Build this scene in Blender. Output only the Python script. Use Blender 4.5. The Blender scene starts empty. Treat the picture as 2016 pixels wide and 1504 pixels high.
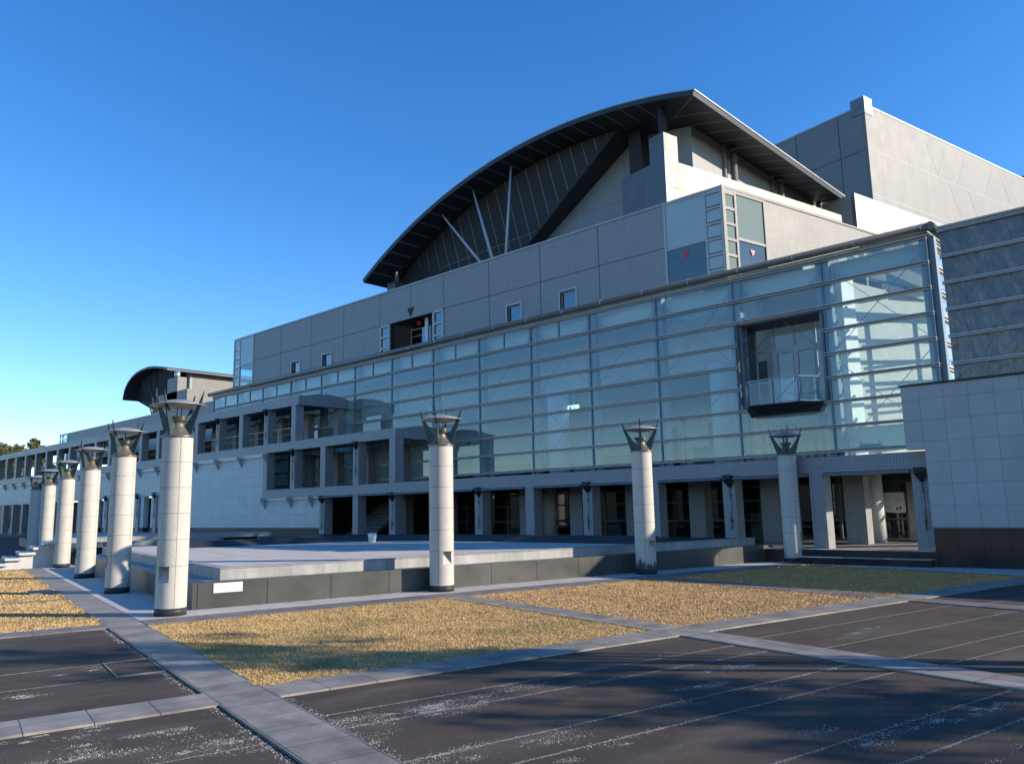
import bpy, bmesh, math, random
from mathutils import Vector, Matrix
random.seed(7)
S = bpy.context.scene
COL = S.collection
R = math.radians
# ------------------------------------------------------------------ frame of reference
# X runs along the main front (left is -X), Y away from the plaza, Z up. The plaza is paved on a
# second grid turned 12.3 degrees: 'a' along UA, 'b' along UB.
G = R(12.318)
UA = Vector((-math.cos(G), math.sin(G), 0)); UB = Vector((math.sin(G), math.cos(G), 0))
def AB(a, b, z=0.0): return UA*a + UB*b + Vector((0, 0, z))
CAMH = 2.0; FPX = 1569.34
def cam_axes():
    yaw, pitch, roll = R(47.154), R(9.044), R(-1.2203)
    f = Vector((-math.cos(yaw)*math.cos(pitch), math.sin(yaw)*math.cos(pitch), math.sin(pitch)))
    r = f.cross(Vector((0, 0, 1))).normalized(); u = r.cross(f)
    return r*math.cos(roll)+u*math.sin(roll), u*math.cos(roll)-r*math.sin(roll), f
CR, CU, CF = cam_axes()
def ray(x, y): return CR*((x-1008)/FPX) - CU*((y-752)/FPX) + CF
def ground(x, y, z=0.0):
    d = ray(x, y); return Vector((0, 0, CAMH)) + d*((z-CAMH)/d.z)
# ------------------------------------------------------------------ helpers
ORG = {}
class MB:
    def __init__(s): s.v = []; s.f = []; s.m = []; s.sm = []
    def poly(s, pts, m=0, smooth=False):
        i = len(s.v); s.v += [tuple(p) for p in pts]; s.f.append(tuple(range(i, i+len(pts)))); s.m.append(m); s.sm.append(smooth)
    def hexa(s, p, m=0):
        i = len(s.v); s.v += [tuple(q) for q in p]
        for f in ((0,3,2,1),(4,5,6,7),(0,1,5,4),(1,2,6,5),(2,3,7,6),(3,0,4,7)):
            s.f.append(tuple(i+k for k in f)); s.m.append(m); s.sm.append(False)
    def box(s, x0, x1, y0, y1, z0, z1, m=0):
        s.hexa([(x0,y0,z0),(x1,y0,z0),(x1,y1,z0),(x0,y1,z0),(x0,y0,z1),(x1,y0,z1),(x1,y1,z1),(x0,y1,z1)], m)
    def obox(s, o, u, v, u0, u1, v0, v1, z0, z1, m=0):
        o = Vector(o)
        P = lambda a, b, z: o+u*a+v*b+Vector((0,0,z))
        s.hexa([P(u0,v0,z0),P(u1,v0,z0),P(u1,v1,z0),P(u0,v1,z0),P(u0,v0,z1),P(u1,v0,z1),P(u1,v1,z1),P(u0,v1,z1)], m)
    def abox(s, a0, a1, b0, b1, z0, z1, m=0, o=(0,0,0)): s.obox(o, UA, UB, a0, a1, b0, b1, z0, z1, m)
    def prism(s, pts, vec, m=0, side=None):
        vec = Vector(vec); pts = [Vector(p) for p in pts]; n = len(pts); i = len(s.v)
        s.v += [tuple(p) for p in pts] + [tuple(p+vec) for p in pts]
        s.f.append(tuple(range(i, i+n))); s.f.append(tuple(range(i+2*n-1, i+n-1, -1))); s.m += [m, m]; s.sm += [False]*2
        for k in range(n):
            s.f.append((i+k, i+n+k, i+n+(k+1)%n, i+(k+1)%n)); s.m.append(m if side is None else side); s.sm.append(False)
    def loft(s, A, B, m=0):
        A = [Vector(p) for p in A]; B = [Vector(p) for p in B]; n = len(A); i = len(s.v)
        s.v += [tuple(p) for p in A+B]
        s.f.append(tuple(range(i, i+n))); s.f.append(tuple(range(i+2*n-1, i+n-1, -1))); s.m += [m, m]; s.sm += [False]*2
        for k in range(n):
            s.f.append((i+k, i+n+k, i+n+(k+1)%n, i+(k+1)%n)); s.m.append(m); s.sm.append(False)
    def cyl(s, p0, p1, r0, r1=None, n=16, m=0, caps=True):
        r1 = r0 if r1 is None else r1
        p0 = Vector(p0); p1 = Vector(p1); d = (p1-p0).normalized()
        a = d.orthogonal().normalized(); b = d.cross(a); i = len(s.v)
        for p, r in ((p0, r0), (p1, r1)):
            for k in range(n):
                t = 2*math.pi*k/n; s.v.append(tuple(p + (a*math.cos(t)+b*math.sin(t))*r))
        for k in range(n):
            s.f.append((i+k, i+(k+1)%n, i+n+(k+1)%n, i+n+k)); s.m.append(m); s.sm.append(True)
        if caps:
            s.f.append(tuple(range(i+n-1, i-1, -1))); s.f.append(tuple(range(i+n, i+2*n))); s.m += [m, m]; s.sm += [False]*2
    def lathe(s, prof, n=32, m=0, c=(0,0,0)):
        i = len(s.v)
        for r, z in prof:
            for k in range(n):
                t = 2*math.pi*k/n; s.v.append((c[0]+r*math.cos(t), c[1]+r*math.sin(t), c[2]+z))
        for j in range(len(prof)-1):
            for k in range(n):
                s.f.append((i+j*n+k, i+j*n+(k+1)%n, i+(j+1)*n+(k+1)%n, i+(j+1)*n+k)); s.m.append(m); s.sm.append(True)
        s.f.append(tuple(i+n-1-k for k in range(n))); L = len(prof)-1
        s.f.append(tuple(i+L*n+k for k in range(n))); s.m += [m, m]; s.sm += [False]*2
    def bar(s, p0, p1, w, h=None, m=0):
        h = w if h is None else h
        p0 = Vector(p0); p1 = Vector(p1); d = (p1-p0).normalized()
        up = Vector((0,0,1)) if abs(d.z) < .95 else Vector((1,0,0))
        a = d.cross(up).normalized()*(w/2); b = a.cross(d).normalized()*(h/2)
        s.hexa([p0-a-b,p0+a-b,p0+a+b,p0-a+b,p1-a-b,p1+a-b,p1+a+b,p1-a+b], m)
    def build(s, name, mats, parent=None, loc=None, fix=True):
        if not isinstance(mats, (list, tuple)): mats = [mats]
        o = Vector(loc) if loc is not None else (ORG[parent.name] if parent else Vector((0,0,0)))
        me = bpy.data.meshes.new(name)
        me.from_pydata([(x-o.x, y-o.y, z-o.z) for x, y, z in s.v], [], s.f)
        for m in mats: me.materials.append(m)
        me.polygons.foreach_set('material_index', s.m); me.polygons.foreach_set('use_smooth', s.sm)
        if fix:
            bm = bmesh.new(); bm.from_mesh(me); bmesh.ops.recalc_face_normals(bm, faces=bm.faces); bm.to_mesh(me); bm.free()
        me.update()
        ob = bpy.data.objects.new(name, me); COL.objects.link(ob)
        if parent: ob.parent = parent
        else: ob.location = o
        ORG[ob.name] = o
        return ob
def tag(o, label=None, cat=None, group=None, kind=None):
    if label: o['label'] = label
    if cat: o['category'] = cat
    if group: o['group'] = group
    if kind: o['kind'] = kind
    return o
def thing(name, label, cat, loc=(0,0,0), group=None):
    o = bpy.data.objects.new(name, None); COL.objects.link(o); o.location = loc
    o.empty_display_size = .3
    ORG[o.name] = Vector(loc); return tag(o, label, cat, group)
def copy_tree(o, parent=None):
    c = o.copy(); COL.objects.link(c)
    if parent: c.parent = parent
    for ch in [k for k in bpy.data.objects if k.parent == o]: copy_tree(ch, c)
    return c
# ------------------------------------------------------------------ materials
def mat(name):
    m = bpy.data.materials.new(name); m.use_nodes = True
    nt = m.node_tree; b = nt.nodes['Principled BSDF']; return m, nt, b
def N(nt, t, **k):
    n = nt.nodes.new(t)
    for a, v in k.items(): setattr(n, a, v)
    return n
def L(nt, a, b): nt.links.new(a, b)
def math_(nt, op, a, b=None):
    n = N(nt, 'ShaderNodeMath', operation=op)
    for i, v in enumerate((a, b)):
        if v is None: continue
        if isinstance(v, (int, float)): n.inputs[i].default_value = v
        else: L(nt, v, n.inputs[i])
    return n.outputs[0]
def vmath(nt, op, a, b=None):
    n = N(nt, 'ShaderNodeVectorMath', operation=op)
    for i, v in enumerate((a, b)):
        if v is None: continue
        if isinstance(v, (tuple, list)): n.inputs[i].default_value = v
        else: L(nt, v, n.inputs[i])
    return n
def wall_uv(nt, obj=False):
    """(along the wall, height) in metres, whatever way the wall faces"""
    g = N(nt, 'ShaderNodeNewGeometry')
    pos = vmath(nt, 'ADD', N(nt, 'ShaderNodeTexCoord').outputs['Object'], N(nt, 'ShaderNodeObjectInfo').outputs['Location']).outputs[0] if obj else g.outputs['Position']
    t = vmath(nt, 'NORMALIZE', vmath(nt, 'CROSS_PRODUCT', g.outputs['True Normal'], (0,0,1)).outputs[0])
    u = vmath(nt, 'DOT_PRODUCT', pos, t.outputs[0]).outputs['Value']
    sep = N(nt, 'ShaderNodeSeparateXYZ'); L(nt, pos, sep.inputs[0])
    # same sign of u for both faces of a wall
    c = N(nt, 'ShaderNodeCombineXYZ'); L(nt, u, c.inputs[0]); L(nt, sep.outputs[2], c.inputs[1])
    return c.outputs[0], pos
def floor_uv(nt, rot=0.0):
    g = N(nt, 'ShaderNodeNewGeometry'); mp = N(nt, 'ShaderNodeMapping'); mp.vector_type = 'POINT'
    mp.inputs['Rotation'].default_value = (0, 0, rot); L(nt, g.outputs['Position'], mp.inputs[0]); return mp.outputs[0], g.outputs['Position']
def noise(nt, vec, scale, detail=4, rough=.6):
    n = N(nt, 'ShaderNodeTexNoise'); n.inputs['Scale'].default_value = scale; n.inputs['Detail'].default_value = detail
    n.inputs['Roughness'].default_value = rough; L(nt, vec, n.inputs['Vector']); return n.outputs['Fac']
def ramp(nt, fac, stops):
    r = N(nt, 'ShaderNodeValToRGB'); e = r.color_ramp.elements
    while len(e) < len(stops): e.new(.5)
    for k, (p, c) in enumerate(stops):
        e[k].position = p; e[k].color = (c, c, c, 1) if isinstance(c, (int, float)) else (*c, 1)
    L(nt, fac, r.inputs[0]); return r.outputs[0]
def mix(nt, fac, a, b, mode='MIX'):
    n = N(nt, 'ShaderNodeMix', data_type='RGBA', blend_type=mode)
    for i, v in ((0, fac), (6, a), (7, b)):
        if isinstance(v, (int, float)): n.inputs[i].default_value = v
        elif isinstance(v, (tuple, list)): n.inputs[i].default_value = (*v, 1) if len(v) == 3 else v
        else: L(nt, v, n.inputs[i])
    return n.outputs[2]
def bump(nt, b, h, strength=.3, dist=.01):
    n = N(nt, 'ShaderNodeBump'); n.inputs['Strength'].default_value = strength; n.inputs['Distance'].default_value = dist
    L(nt, h, n.inputs['Height']); L(nt, n.outputs[0], b.inputs['Normal'])
def brick(nt, vec, w, h, gap, off=(0,0), offset=0.0):
    v = vmath(nt, 'SUBTRACT', vec, (off[0], off[1], 0)).outputs[0]
    n = N(nt, 'ShaderNodeTexBrick'); n.offset = offset; n.squash = 1
    n.inputs['Scale'].default_value = 1; n.inputs['Mortar Size'].default_value = gap; n.inputs['Mortar Smooth'].default_value = .1
    n.inputs['Brick Width'].default_value = w; n.inputs['Row Height'].default_value = h
    n.inputs['Color1'].default_value = (1,1,1,1); n.inputs['Color2'].default_value = (.0,.0,.0,1); n.inputs['Bias'].default_value = 0
    L(nt, v, n.inputs['Vector']); return n.outputs['Fac'], n.outputs['Color']
def surface(name, c, rough=.6, metal=0, var=.18, vscale=1.2, speck=0, sscale=90, grid=None, gapc=None, streak=0, floor=None, obj=False, bmp=.15, spec=.5, tilevar=.08, gridoffset=0.0):
    m, nt, b = mat(name)
    if floor is not None: uv, pos = floor_uv(nt, floor)
    else: uv, pos = wall_uv(nt, obj)
    n1 = noise(nt, pos, vscale, 6)
    col = mix(nt, ramp(nt, n1, [(.3, 0), (.7, 1)]), tuple(x*(1-var) for x in c), tuple(min(1, x*(1+var)) for x in c))
    hgt = n1
    if speck:
        n2 = noise(nt, pos, sscale, 2, .8); f = ramp(nt, n2, [(.38, 0), (.62, 1)])
        col = mix(nt, f, mix(nt, 1.0, col, (1-speck,)*3, 'MULTIPLY'), mix(nt, 1.0, col, (1+speck,)*3, 'MULTIPLY')); hgt = n2
    if streak:
        sv = vmath(nt, 'MULTIPLY', uv, (1, .06, 1)).outputs[0]
        n3 = ramp(nt, noise(nt, sv, 2.2, 6, .7), [(.35, 0), (.75, 1)])
        col = mix(nt, math_(nt, 'MULTIPLY', n3, streak), col, tuple(x*.45 for x in c))
    if grid:
        w, h, gap = grid[:3]; off = grid[3:5] if len(grid) > 4 else (0, 0)
        f, tc = brick(nt, uv, w, h, gap, off, gridoffset)
        col = mix(nt, tilevar*1.0, col, mix(nt, 1.0, col, tc, 'MULTIPLY'))
        col = mix(nt, f, col, gapc or tuple(x*.35 for x in c))
        bump(nt, b, math_(nt, 'SUBTRACT', math_(nt, 'MULTIPLY', hgt, .2), f), .35, .012)
    elif bmp: bump(nt, b, hgt, bmp, .01)
    L(nt, col, b.inputs['Base Color'])
    b.inputs['Roughness'].default_value = rough; b.inputs['Metallic'].default_value = metal
    b.inputs['Specular IOR Level'].default_value = spec
    L(nt, math_(nt, 'ADD', math_(nt, 'MULTIPLY', math_(nt, 'SUBTRACT', n1, .5), .25), rough), b.inputs['Roughness'])
    return m
def glass(name, tint, base=.10, gain=1.3, rough=0.0, refl=(.93,.97,1), milk=0.0):
    m, nt, b = mat(name); nt.nodes.remove(b); out = nt.nodes['Material Output']
    t = N(nt, 'ShaderNodeBsdfTransparent'); t.inputs[0].default_value = (*tint, 1)
    g = N(nt, 'ShaderNodeBsdfGlossy'); g.inputs['Roughness'].default_value = rough; g.inputs['Color'].default_value = (*refl, 1)
    geo = N(nt, 'ShaderNodeNewGeometry')
    w = noise(nt, geo.outputs['Position'], .35, 1)
    bp = N(nt, 'ShaderNodeBump'); bp.inputs['Strength'].default_value = .06; bp.inputs['Distance'].default_value = .02
    L(nt, w, bp.inputs['Height']); L(nt, bp.outputs[0], g.inputs['Normal'])
    fr = N(nt, 'ShaderNodeFresnel'); fr.inputs['IOR'].default_value = 1.5
    # same reflectance on both sides of a thin pane
    d = vmath(nt, 'DOT_PRODUCT', geo.outputs['Incoming'], geo.outputs['Normal']).outputs['Value']
    c = math_(nt, 'ABSOLUTE', d)
    f5 = math_(nt, 'POWER', math_(nt, 'SUBTRACT', 1.0, c), 4.0)
    fac = math_(nt, 'MINIMUM', math_(nt, 'ADD', math_(nt, 'MULTIPLY', f5, gain), base), .95)
    tr = t.outputs[0]
    if milk:
        df = N(nt, 'ShaderNodeBsdfDiffuse'); df.inputs[0].default_value = (.78,.86,.80,1); m2 = N(nt, 'ShaderNodeMixShader'); m2.inputs[0].default_value = milk
        L(nt, t.outputs[0], m2.inputs[1]); L(nt, df.outputs[0], m2.inputs[2]); tr = m2.outputs[0]
    mx = N(nt, 'ShaderNodeMixShader'); L(nt, fac, mx.inputs[0]); L(nt, tr, mx.inputs[1]); L(nt, g.outputs[0], mx.inputs[2])
    L(nt, mx.outputs[0], out.inputs[0]); return m
def plain(name, c, rough=.5, metal=0, emit=0):
    m, nt, b = mat(name)
    g = N(nt, 'ShaderNodeNewGeometry'); n = noise(nt, g.outputs['Position'], 3, 5)
    L(nt, mix(nt, n, tuple(x*.8 for x in c), tuple(min(1, x*1.2) for x in c)), b.inputs['Base Color'])
    b.inputs['Roughness'].default_value = rough; b.inputs['Metallic'].default_value = metal
    if emit: b.inputs['Emission Color'].default_value = (*c, 1); b.inputs['Emission Strength'].default_value = emit
    return m
M = {}
M['tile'] = surface('grey_tile', (.40,.385,.375), .55, var=.06, grid=(.12,.08,.007), gapc=(.17,.165,.165), streak=.15, tilevar=.12)
M['pillar'] = surface('grey_mosaic_tile', (.315,.31,.31), .45, var=.08, grid=(.1,.1,.009), gapc=(.17,.17,.172), tilevar=.15)
M['litwall'] = surface('pale_wall_tile', (.265,.252,.228), .5, var=.12, vscale=.6, grid=(.14,.09,.007), gapc=(.15,.145,.14), streak=.22, tilevar=.2, spec=.25)
M['coping'] = surface('coping_metal', (.4,.39,.37), .45, .3)
M['darkmetal'] = surface('dark_roof_metal', (.04,.041,.044), .5, .25, var=.12, vscale=.5)
M['fanpanel'] = surface('fan_panel', (.055,.058,.062), .7, .0, var=.15, vscale=.4, spec=.1)
M['seam'] = plain('pale_seam', (.36,.36,.37), .6, .0)
M['seamdim'] = plain('dim_seam', (.2,.2,.205), .6)
M['joint'] = plain('dark_joint', (.03,.03,.035), .8)
M['greywall'] = surface('grey_render_wall', (.34,.345,.345), .7, var=.08, vscale=.5, grid=(3.4,3.6,.012,.6,0), streak=.15)
M['concrete'] = surface('tower_cladding', (.185,.182,.175), .5, .0, var=.13, vscale=.7, speck=.05, sscale=14, streak=.2, spec=.22)
M['concrete_d'] = surface('tower_triangle_cladding', (.174,.171,.165), .5, .0, var=.13, vscale=.7, speck=.05, sscale=14, streak=.2, spec=.22)
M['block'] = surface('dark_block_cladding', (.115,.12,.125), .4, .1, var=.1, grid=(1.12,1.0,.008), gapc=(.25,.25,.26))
M['blocklit'] = surface('sunlit_block_cladding', (.165,.158,.143), .45, .1, var=.15, vscale=.9, grid=(1.25,1.1,.008), gapc=(.12,.115,.11), spec=.25)  # sunlight on the block's side put in as a paler tone
M['annex'] = surface('silver_cladding', (.19,.197,.205), .35, .3, var=.18, vscale=1.0, grid=(2.0,2.2,.01), spec=.3)
M['whitestone'] = surface('white_stone_panels', (.58,.56,.53), .5, var=.08, grid=(.9,.62,.008,0,.1), gapc=(.25,.26,.27), streak=.12, tilevar=.1)
M['bluestone'] = surface('grey_granite_panels', (.44,.425,.405), .55, var=.1, speck=.08, sscale=40, grid=(.675,.65,.007,.02,.54), gapc=(.2,.2,.2), tilevar=.12)
M['darkgranite'] = surface('black_granite', (.04,.042,.042), .45, var=.25, speck=.25, sscale=60, grid=(1.35,2.0,.006,.3,-1), gapc=(.015,.015,.015), streak=.1, spec=.2)
M['darkgranite2'] = surface('black_granite_base', (.022,.024,.026), .14, var=.25, speck=.15, sscale=60, grid=(.675,.62,.006,.02,-.06), gapc=(.01,.01,.01))
M['poolwall'] = surface('weathered_granite', (.06,.058,.052), .38, var=.2, speck=.2, sscale=60, grid=(1.5,2.0,.014,.1,-1), gapc=(.012,.012,.012), streak=.15)
M['poollime'] = surface('limescale_granite', (.40,.39,.365), .6, var=.2, speck=.15, sscale=40, grid=(1.9,2.0,.005,.1,-1), streak=.85)
M['poolfloor'] = surface('pool_granite', (.54,.49,.44), .65, var=.16, vscale=1.6, speck=.16, sscale=30, grid=(.9,.9,.007), gapc=(.22,.22,.23), floor=G, tilevar=.1)
M['granite'] = surface('white_granite_paving', (.47,.445,.41), .7, var=.1, speck=.28, sscale=55, grid=(1.2,1.25,.008,.2,.45), gapc=(.2,.2,.2), floor=G)
M['slab'] = surface('grey_stone_slab', (.27,.24,.205), .6, var=.34, vscale=2.2, speck=.14, sscale=110, grid=(.6,.6,.006,.12,.08), gapc=(.03,.03,.03), floor=G, tilevar=.22)
M['slabdark'] = surface('brown_stone_slab', (.19,.170,.152), .6, var=.34, vscale=2.2, speck=.14, sscale=110, grid=(.6,.6,.006,.12,.08), gapc=(.03,.03,.03), floor=G, tilevar=.22)
M['shaft'] = surface('speckled_pale_granite', (.49,.455,.395), .7, var=.07, vscale=2.5, speck=.24, sscale=85, streak=.10, obj=True, bmp=.2)
M['shaftjoint'] = plain('granite_joint', (.2,.18,.14), .8)
M['bronze'] = surface('bronze', (.30,.275,.23), .38, .75, var=.2, vscale=6)
M['bronzeshade'] = surface('shaded_bronze_frame', (.11,.10,.085), .5, .4, var=.2, vscale=3)  # bronze darkened to carry the shade inside the arcade
M['greyframe'] = plain('grey_painted_frame', (.48,.49,.51), .5)
M['patina'] = surface('green_patina', (.045,.075,.075), .45, .3, var=.35, vscale=7)
M['lampdisc'] = surface('weathered_lamp_metal', (.42,.41,.39), .5, .5, var=.2, vscale=5)
M['black'] = plain('black_metal', (.02,.021,.022), .5, .3)
M['rail'] = surface('facade_rail_metal', (.46,.42,.39), .5, .2, var=.1)
M['steel'] = surface('blue_grey_steel', (.17,.22,.26), .5, .2, var=.1)
M['cable'] = plain('cable', (.1,.11,.12), .5, .5)
M['white'] = plain('white_paint', (.75,.75,.73), .5)
M['cream'] = surface('cream_plaster', (.72,.70,.64), .7, var=.05)
M['lobbywall'] = surface('lobby_blockwork', (.56,.54,.49), .7, var=.06, grid=(.45,.2,.006), gapc=(.42,.4,.36), tilevar=.12)
M['ceil'] = plain('lobby_ceiling', (.82,.83,.82), .7)
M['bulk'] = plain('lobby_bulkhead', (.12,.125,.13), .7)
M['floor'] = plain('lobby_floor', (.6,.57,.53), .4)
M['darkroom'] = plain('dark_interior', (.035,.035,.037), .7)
M['railgrey'] = plain('grey_galvanised_rail', (.36,.37,.38), .5)
M['silver'] = plain('silver_steel', (.6,.61,.62), .3, .8)
m, nt, b = mat('louvre_panel'); uv, P = wall_uv(nt)
n1 = noise(nt, vmath(nt, 'MULTIPLY', uv, (1.6, .45, 1)).outputs[0], 1.0, 3, .6); n2 = noise(nt, P, .7, 5)
L(nt, mix(nt, n2, (.13,.12,.112), (.19,.178,.165)), b.inputs['Base Color']); b.inputs['Metallic'].default_value = .0; b.inputs['Roughness'].default_value = .22; b.inputs['Specular IOR Level'].default_value = .55
bump(nt, b, n1, .8, .25); M['louvre'] = m
M['glass'] = glass('facade_glass', (.80,.90,.88), .07, .9, 0, (.84,.92,.92), .16)
M['glassclear'] = glass('clear_glass', (.8,.9,.9), .07, 1.0)
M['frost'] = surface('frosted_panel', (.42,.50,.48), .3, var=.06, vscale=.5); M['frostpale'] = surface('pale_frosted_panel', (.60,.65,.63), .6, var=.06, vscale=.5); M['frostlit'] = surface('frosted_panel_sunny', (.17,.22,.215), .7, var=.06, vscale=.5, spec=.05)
M['bluepane'] = glass('window_glass', (.06,.12,.18), .17, 1.0)
M['red'] = plain('red_marker', (.7,.03,.04), .5)
M['blue'] = plain('blue_plastic', (.03,.08,.5), .5)
M['signgreen'] = plain('exit_sign_face', (.45,.8,.85), .4, 0, 1.2)
M['plasticw'] = plain('white_plastic', (.72,.74,.76), .45)
M['signink'] = plain('sign_ink', (.08,.09,.1), .6)
M['signred'] = plain('sign_red', (.65,.08,.03), .6)
M['signgrey'] = plain('sign_grey', (.42,.43,.45), .6)
M['step'] = surface('pale_step_stone', (.5,.49,.46), .6, var=.1, speck=.12, sscale=50)
M['bridge'] = surface('grey_bridge_stone', (.3,.3,.29), .6, var=.2, speck=.12, sscale=50, streak=.3)
M['plaque'] = plain('pale_plaque', (.62,.62,.61), .45)
M['bark'] = plain('bark', (.09,.07,.05), .9)
# asphalt
m, nt, b = mat('dark_asphalt'); g = N(nt, 'ShaderNodeNewGeometry'); P = g.outputs['Position']
n1 = noise(nt, P, .45, 6); n2 = noise(nt, P, 160, 2, .8); n3 = noise(nt, P, 5, 8, .75)
c1 = mix(nt, ramp(nt, n1, [(.35, 0), (.65, 1)]), (.060,.047,.037), (.105,.080,.061))
c2 = mix(nt, ramp(nt, n2, [(.58, 0), (.75, 1)]), c1, (.15,.14,.13))
n4 = noise(nt, P, 45, 3, .8)
c2 = mix(nt, .55, c2, mix(nt, 1.0, c2, ramp(nt, n4, [(.3, .35), (.7, 1.0)]), 'MULTIPLY'))
mpv, _ = floor_uv(nt, G); stv = vmath(nt, 'MULTIPLY', mpv, (1.0, .22, 1)).outputs[0]
mpw = vmath(nt, 'MULTIPLY', mpv, (.25, 1.6, 1)).outputs[0]
n5 = noise(nt, stv, 1.7, 7, .68)
c2 = mix(nt, ramp(nt, n5, [(.50, 0), (.72, .6)]), c2, (.15,.125,.10))
c3 = mix(nt, ramp(nt, n3, [(.5, 0), (.75, .35)]), c2, (.12,.10,.085))
L(nt, c3, b.inputs['Base Color']); b.inputs['Roughness'].default_value = .9; b.inputs['Specular IOR Level'].default_value = .25
bump(nt, b, n2, .6, .006); M['asphalt'] = m
# soil under the lawns, dry grass
m, nt, b = mat('lawn_thatch'); g = N(nt, 'ShaderNodeNewGeometry'); P = g.outputs['Position']
n1 = noise(nt, P, 1.1, 5); n2 = noise(nt, P, 70, 3, .8)
c = mix(nt, ramp(nt, n2, [(.3, 0), (.7, 1)]), (.34,.235,.11), (.50,.36,.175))
c = mix(nt, ramp(nt, n1, [(.52, 0), (.72, .5)]), c, (.11,.12,.04)); L(nt, c, b.inputs['Base Color']); b.inputs['Roughness'].default_value = .95
bump(nt, b, n2, .8, .03); M['thatch'] = m
def grassmat(name, c0, c1, gfac):
    m, nt, b = mat(name); g = N(nt, 'ShaderNodeNewGeometry'); P = g.outputs['Position']
    r = N(nt, 'ShaderNodeTexWhiteNoise'); r.noise_dimensions = '3D'
    sn = vmath(nt, 'SNAP', P, (.012,.012,10)); L(nt, sn.outputs[0], r.inputs['Vector'])
    c = mix(nt, r.outputs['Value'], c0, c1)
    n1 = noise(nt, P, .7, 5); c = mix(nt, ramp(nt, n1, [(.5, 0), (.68, gfac)]), c, (.13,.15,.045))
    n2 = noise(nt, P, 2.6, 4); c = mix(nt, ramp(nt, n2, [(.45, 0), (.7, .45)]), c, (.2,.125,.055))
    L(nt, c, b.inputs['Base Color']); b.inputs['Roughness'].default_value = .8; b.inputs['Specular IOR Level'].default_value = .2
    return m
M['grass'] = grassmat('dry_grass', (.52,.345,.15), (.70,.48,.23), .5)
M['grass2'] = grassmat('rust_dry_grass', (.56,.35,.16), (.73,.49,.25), .3)
M['grass3'] = grassmat('greenish_grass', (.66,.30,.09), (.90,.46,.17), .15)
def leafmat(name, c0, c1):
    m, nt, b = mat(name); g = N(nt, 'ShaderNodeNewGeometry')
    n1 = noise(nt, g.outputs['Position'], .8, 3)
    L(nt, mix(nt, ramp(nt, n1, [(.35, 0), (.65, 1)]), c0, c1), b.inputs['Base Color']); b.inputs['Roughness'].default_value = .6; return m
M['leaf'] = leafmat('olive_leaf', (.10,.105,.035), (.21,.18,.065)); M['leaf2'] = leafmat('dark_leaf', (.03,.05,.018), (.08,.09,.03))
M['deadleaf'] = plain('dead_leaf', (.16,.09,.04), .8)
m, nt, b = mat('gravel_chip'); r = N(nt, 'ShaderNodeTexWhiteNoise'); g = N(nt, 'ShaderNodeNewGeometry')
sn = vmath(nt, 'SNAP', g.outputs['Position'], (.03,.03,.5)); L(nt, sn.outputs[0], r.inputs['Vector'])
L(nt, mix(nt, r.outputs['Value'], (.18,.17,.16), (.46,.44,.41)), b.inputs['Base Color']); b.inputs['Roughness'].default_value = .8; M['chip'] = m
m, nt, b = mat('hill_woods'); g = N(nt, 'ShaderNodeNewGeometry'); n1 = noise(nt, g.outputs['Position'], .12, 6)
L(nt, mix(nt, n1, (.03,.045,.03), (.08,.085,.05)), b.inputs['Base Color']); b.inputs['Roughness'].default_value = 1; M['hill'] = m
# ================================================================== SETTING
def sheet(name, pts, m, kind='structure', label=None):
    k = MB(); k.poly(pts, 0); o = k.build(name, m); o['kind'] = kind
    for p in o.data.polygons:
        if p.normal.z < 0: o.data.flip_normals(); break
    return o
def absheet(name, a0, a1, b0, b1, z, m, kind='structure'): return sheet(name, [AB(a0,b0,z),AB(a1,b0,z),AB(a1,b1,z),AB(a0,b1,z)], m, kind)
k = MB(); n = 8; R0 = 1500
k.poly([(-R0,-R0,0),(R0,-R0,0),(R0,R0,0),(-R0,R0,0)]); tag(k.build('ground', M['asphalt']), kind='structure')
# paving strips, 3.5 cm above the asphalt
def strip(name, boxes, m):
    k = MB()
    for a0, a1, b0, b1, z in boxes: k.abox(a0, a1, b0, b1, -.02, z)
    return tag(k.build(name, m), kind='structure')
strip('path', [(-4, 45, 2.46, 3.10, .022)], M['slab'])
strip('path', [(-4, 9.07, 9.38, 10.0, .021), (9.72, 16.36, 9.42, 10.02, .030)], M['slab'])
strip('path', [(-4, 9.07, 15.9, 16.5, .021), (9.72, 16.36, 15.87, 16.5, .030)], M['slabdark'])
strip('path', [(9.07, 9.72, 3.1, 30, .024), (9.1, 9.76, -12, 2.46, .024)], M['slab'])
strip('path', [(16.36, 17.2, 3.1, 22.9, .028), (16.58, 17.15, -12, 2.46, .024), (23.0, 23.25, -12, 2.46, .024), (30.8, 31.1, -12, 2.46, .024)], M['slabdark'])
strip('pavement', [(17.2, 18.3, 3.1, 25.5, .026), (18.3, 44, 3.1, 4.35, .026)], M['granite'])
sheet('pavement', [AB(17.2,22.9,.022), AB(-6,22.7,.022), (6,27,.022), (-12.2,27,.022)], M['granite'])
absheet('lawn', 9.72, 16.36, 3.1, 9.42, .006, M['thatch']); absheet('lawn', 9.72, 16.36, 10.02, 15.87, .006, M['thatch'])
absheet('lawn', 9.72, 16.36, 16.5, 22.8, .006, M['thatch']); absheet('lawn', 17.15, 23.0, -12, 2.46, .006, M['thatch'])
absheet('lawn', 23.25, 30.8, -12, 2.46, .006, M['thatch']); absheet('lawn', 31.1, 38, -12, 2.46, .006, M['thatch'])
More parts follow.
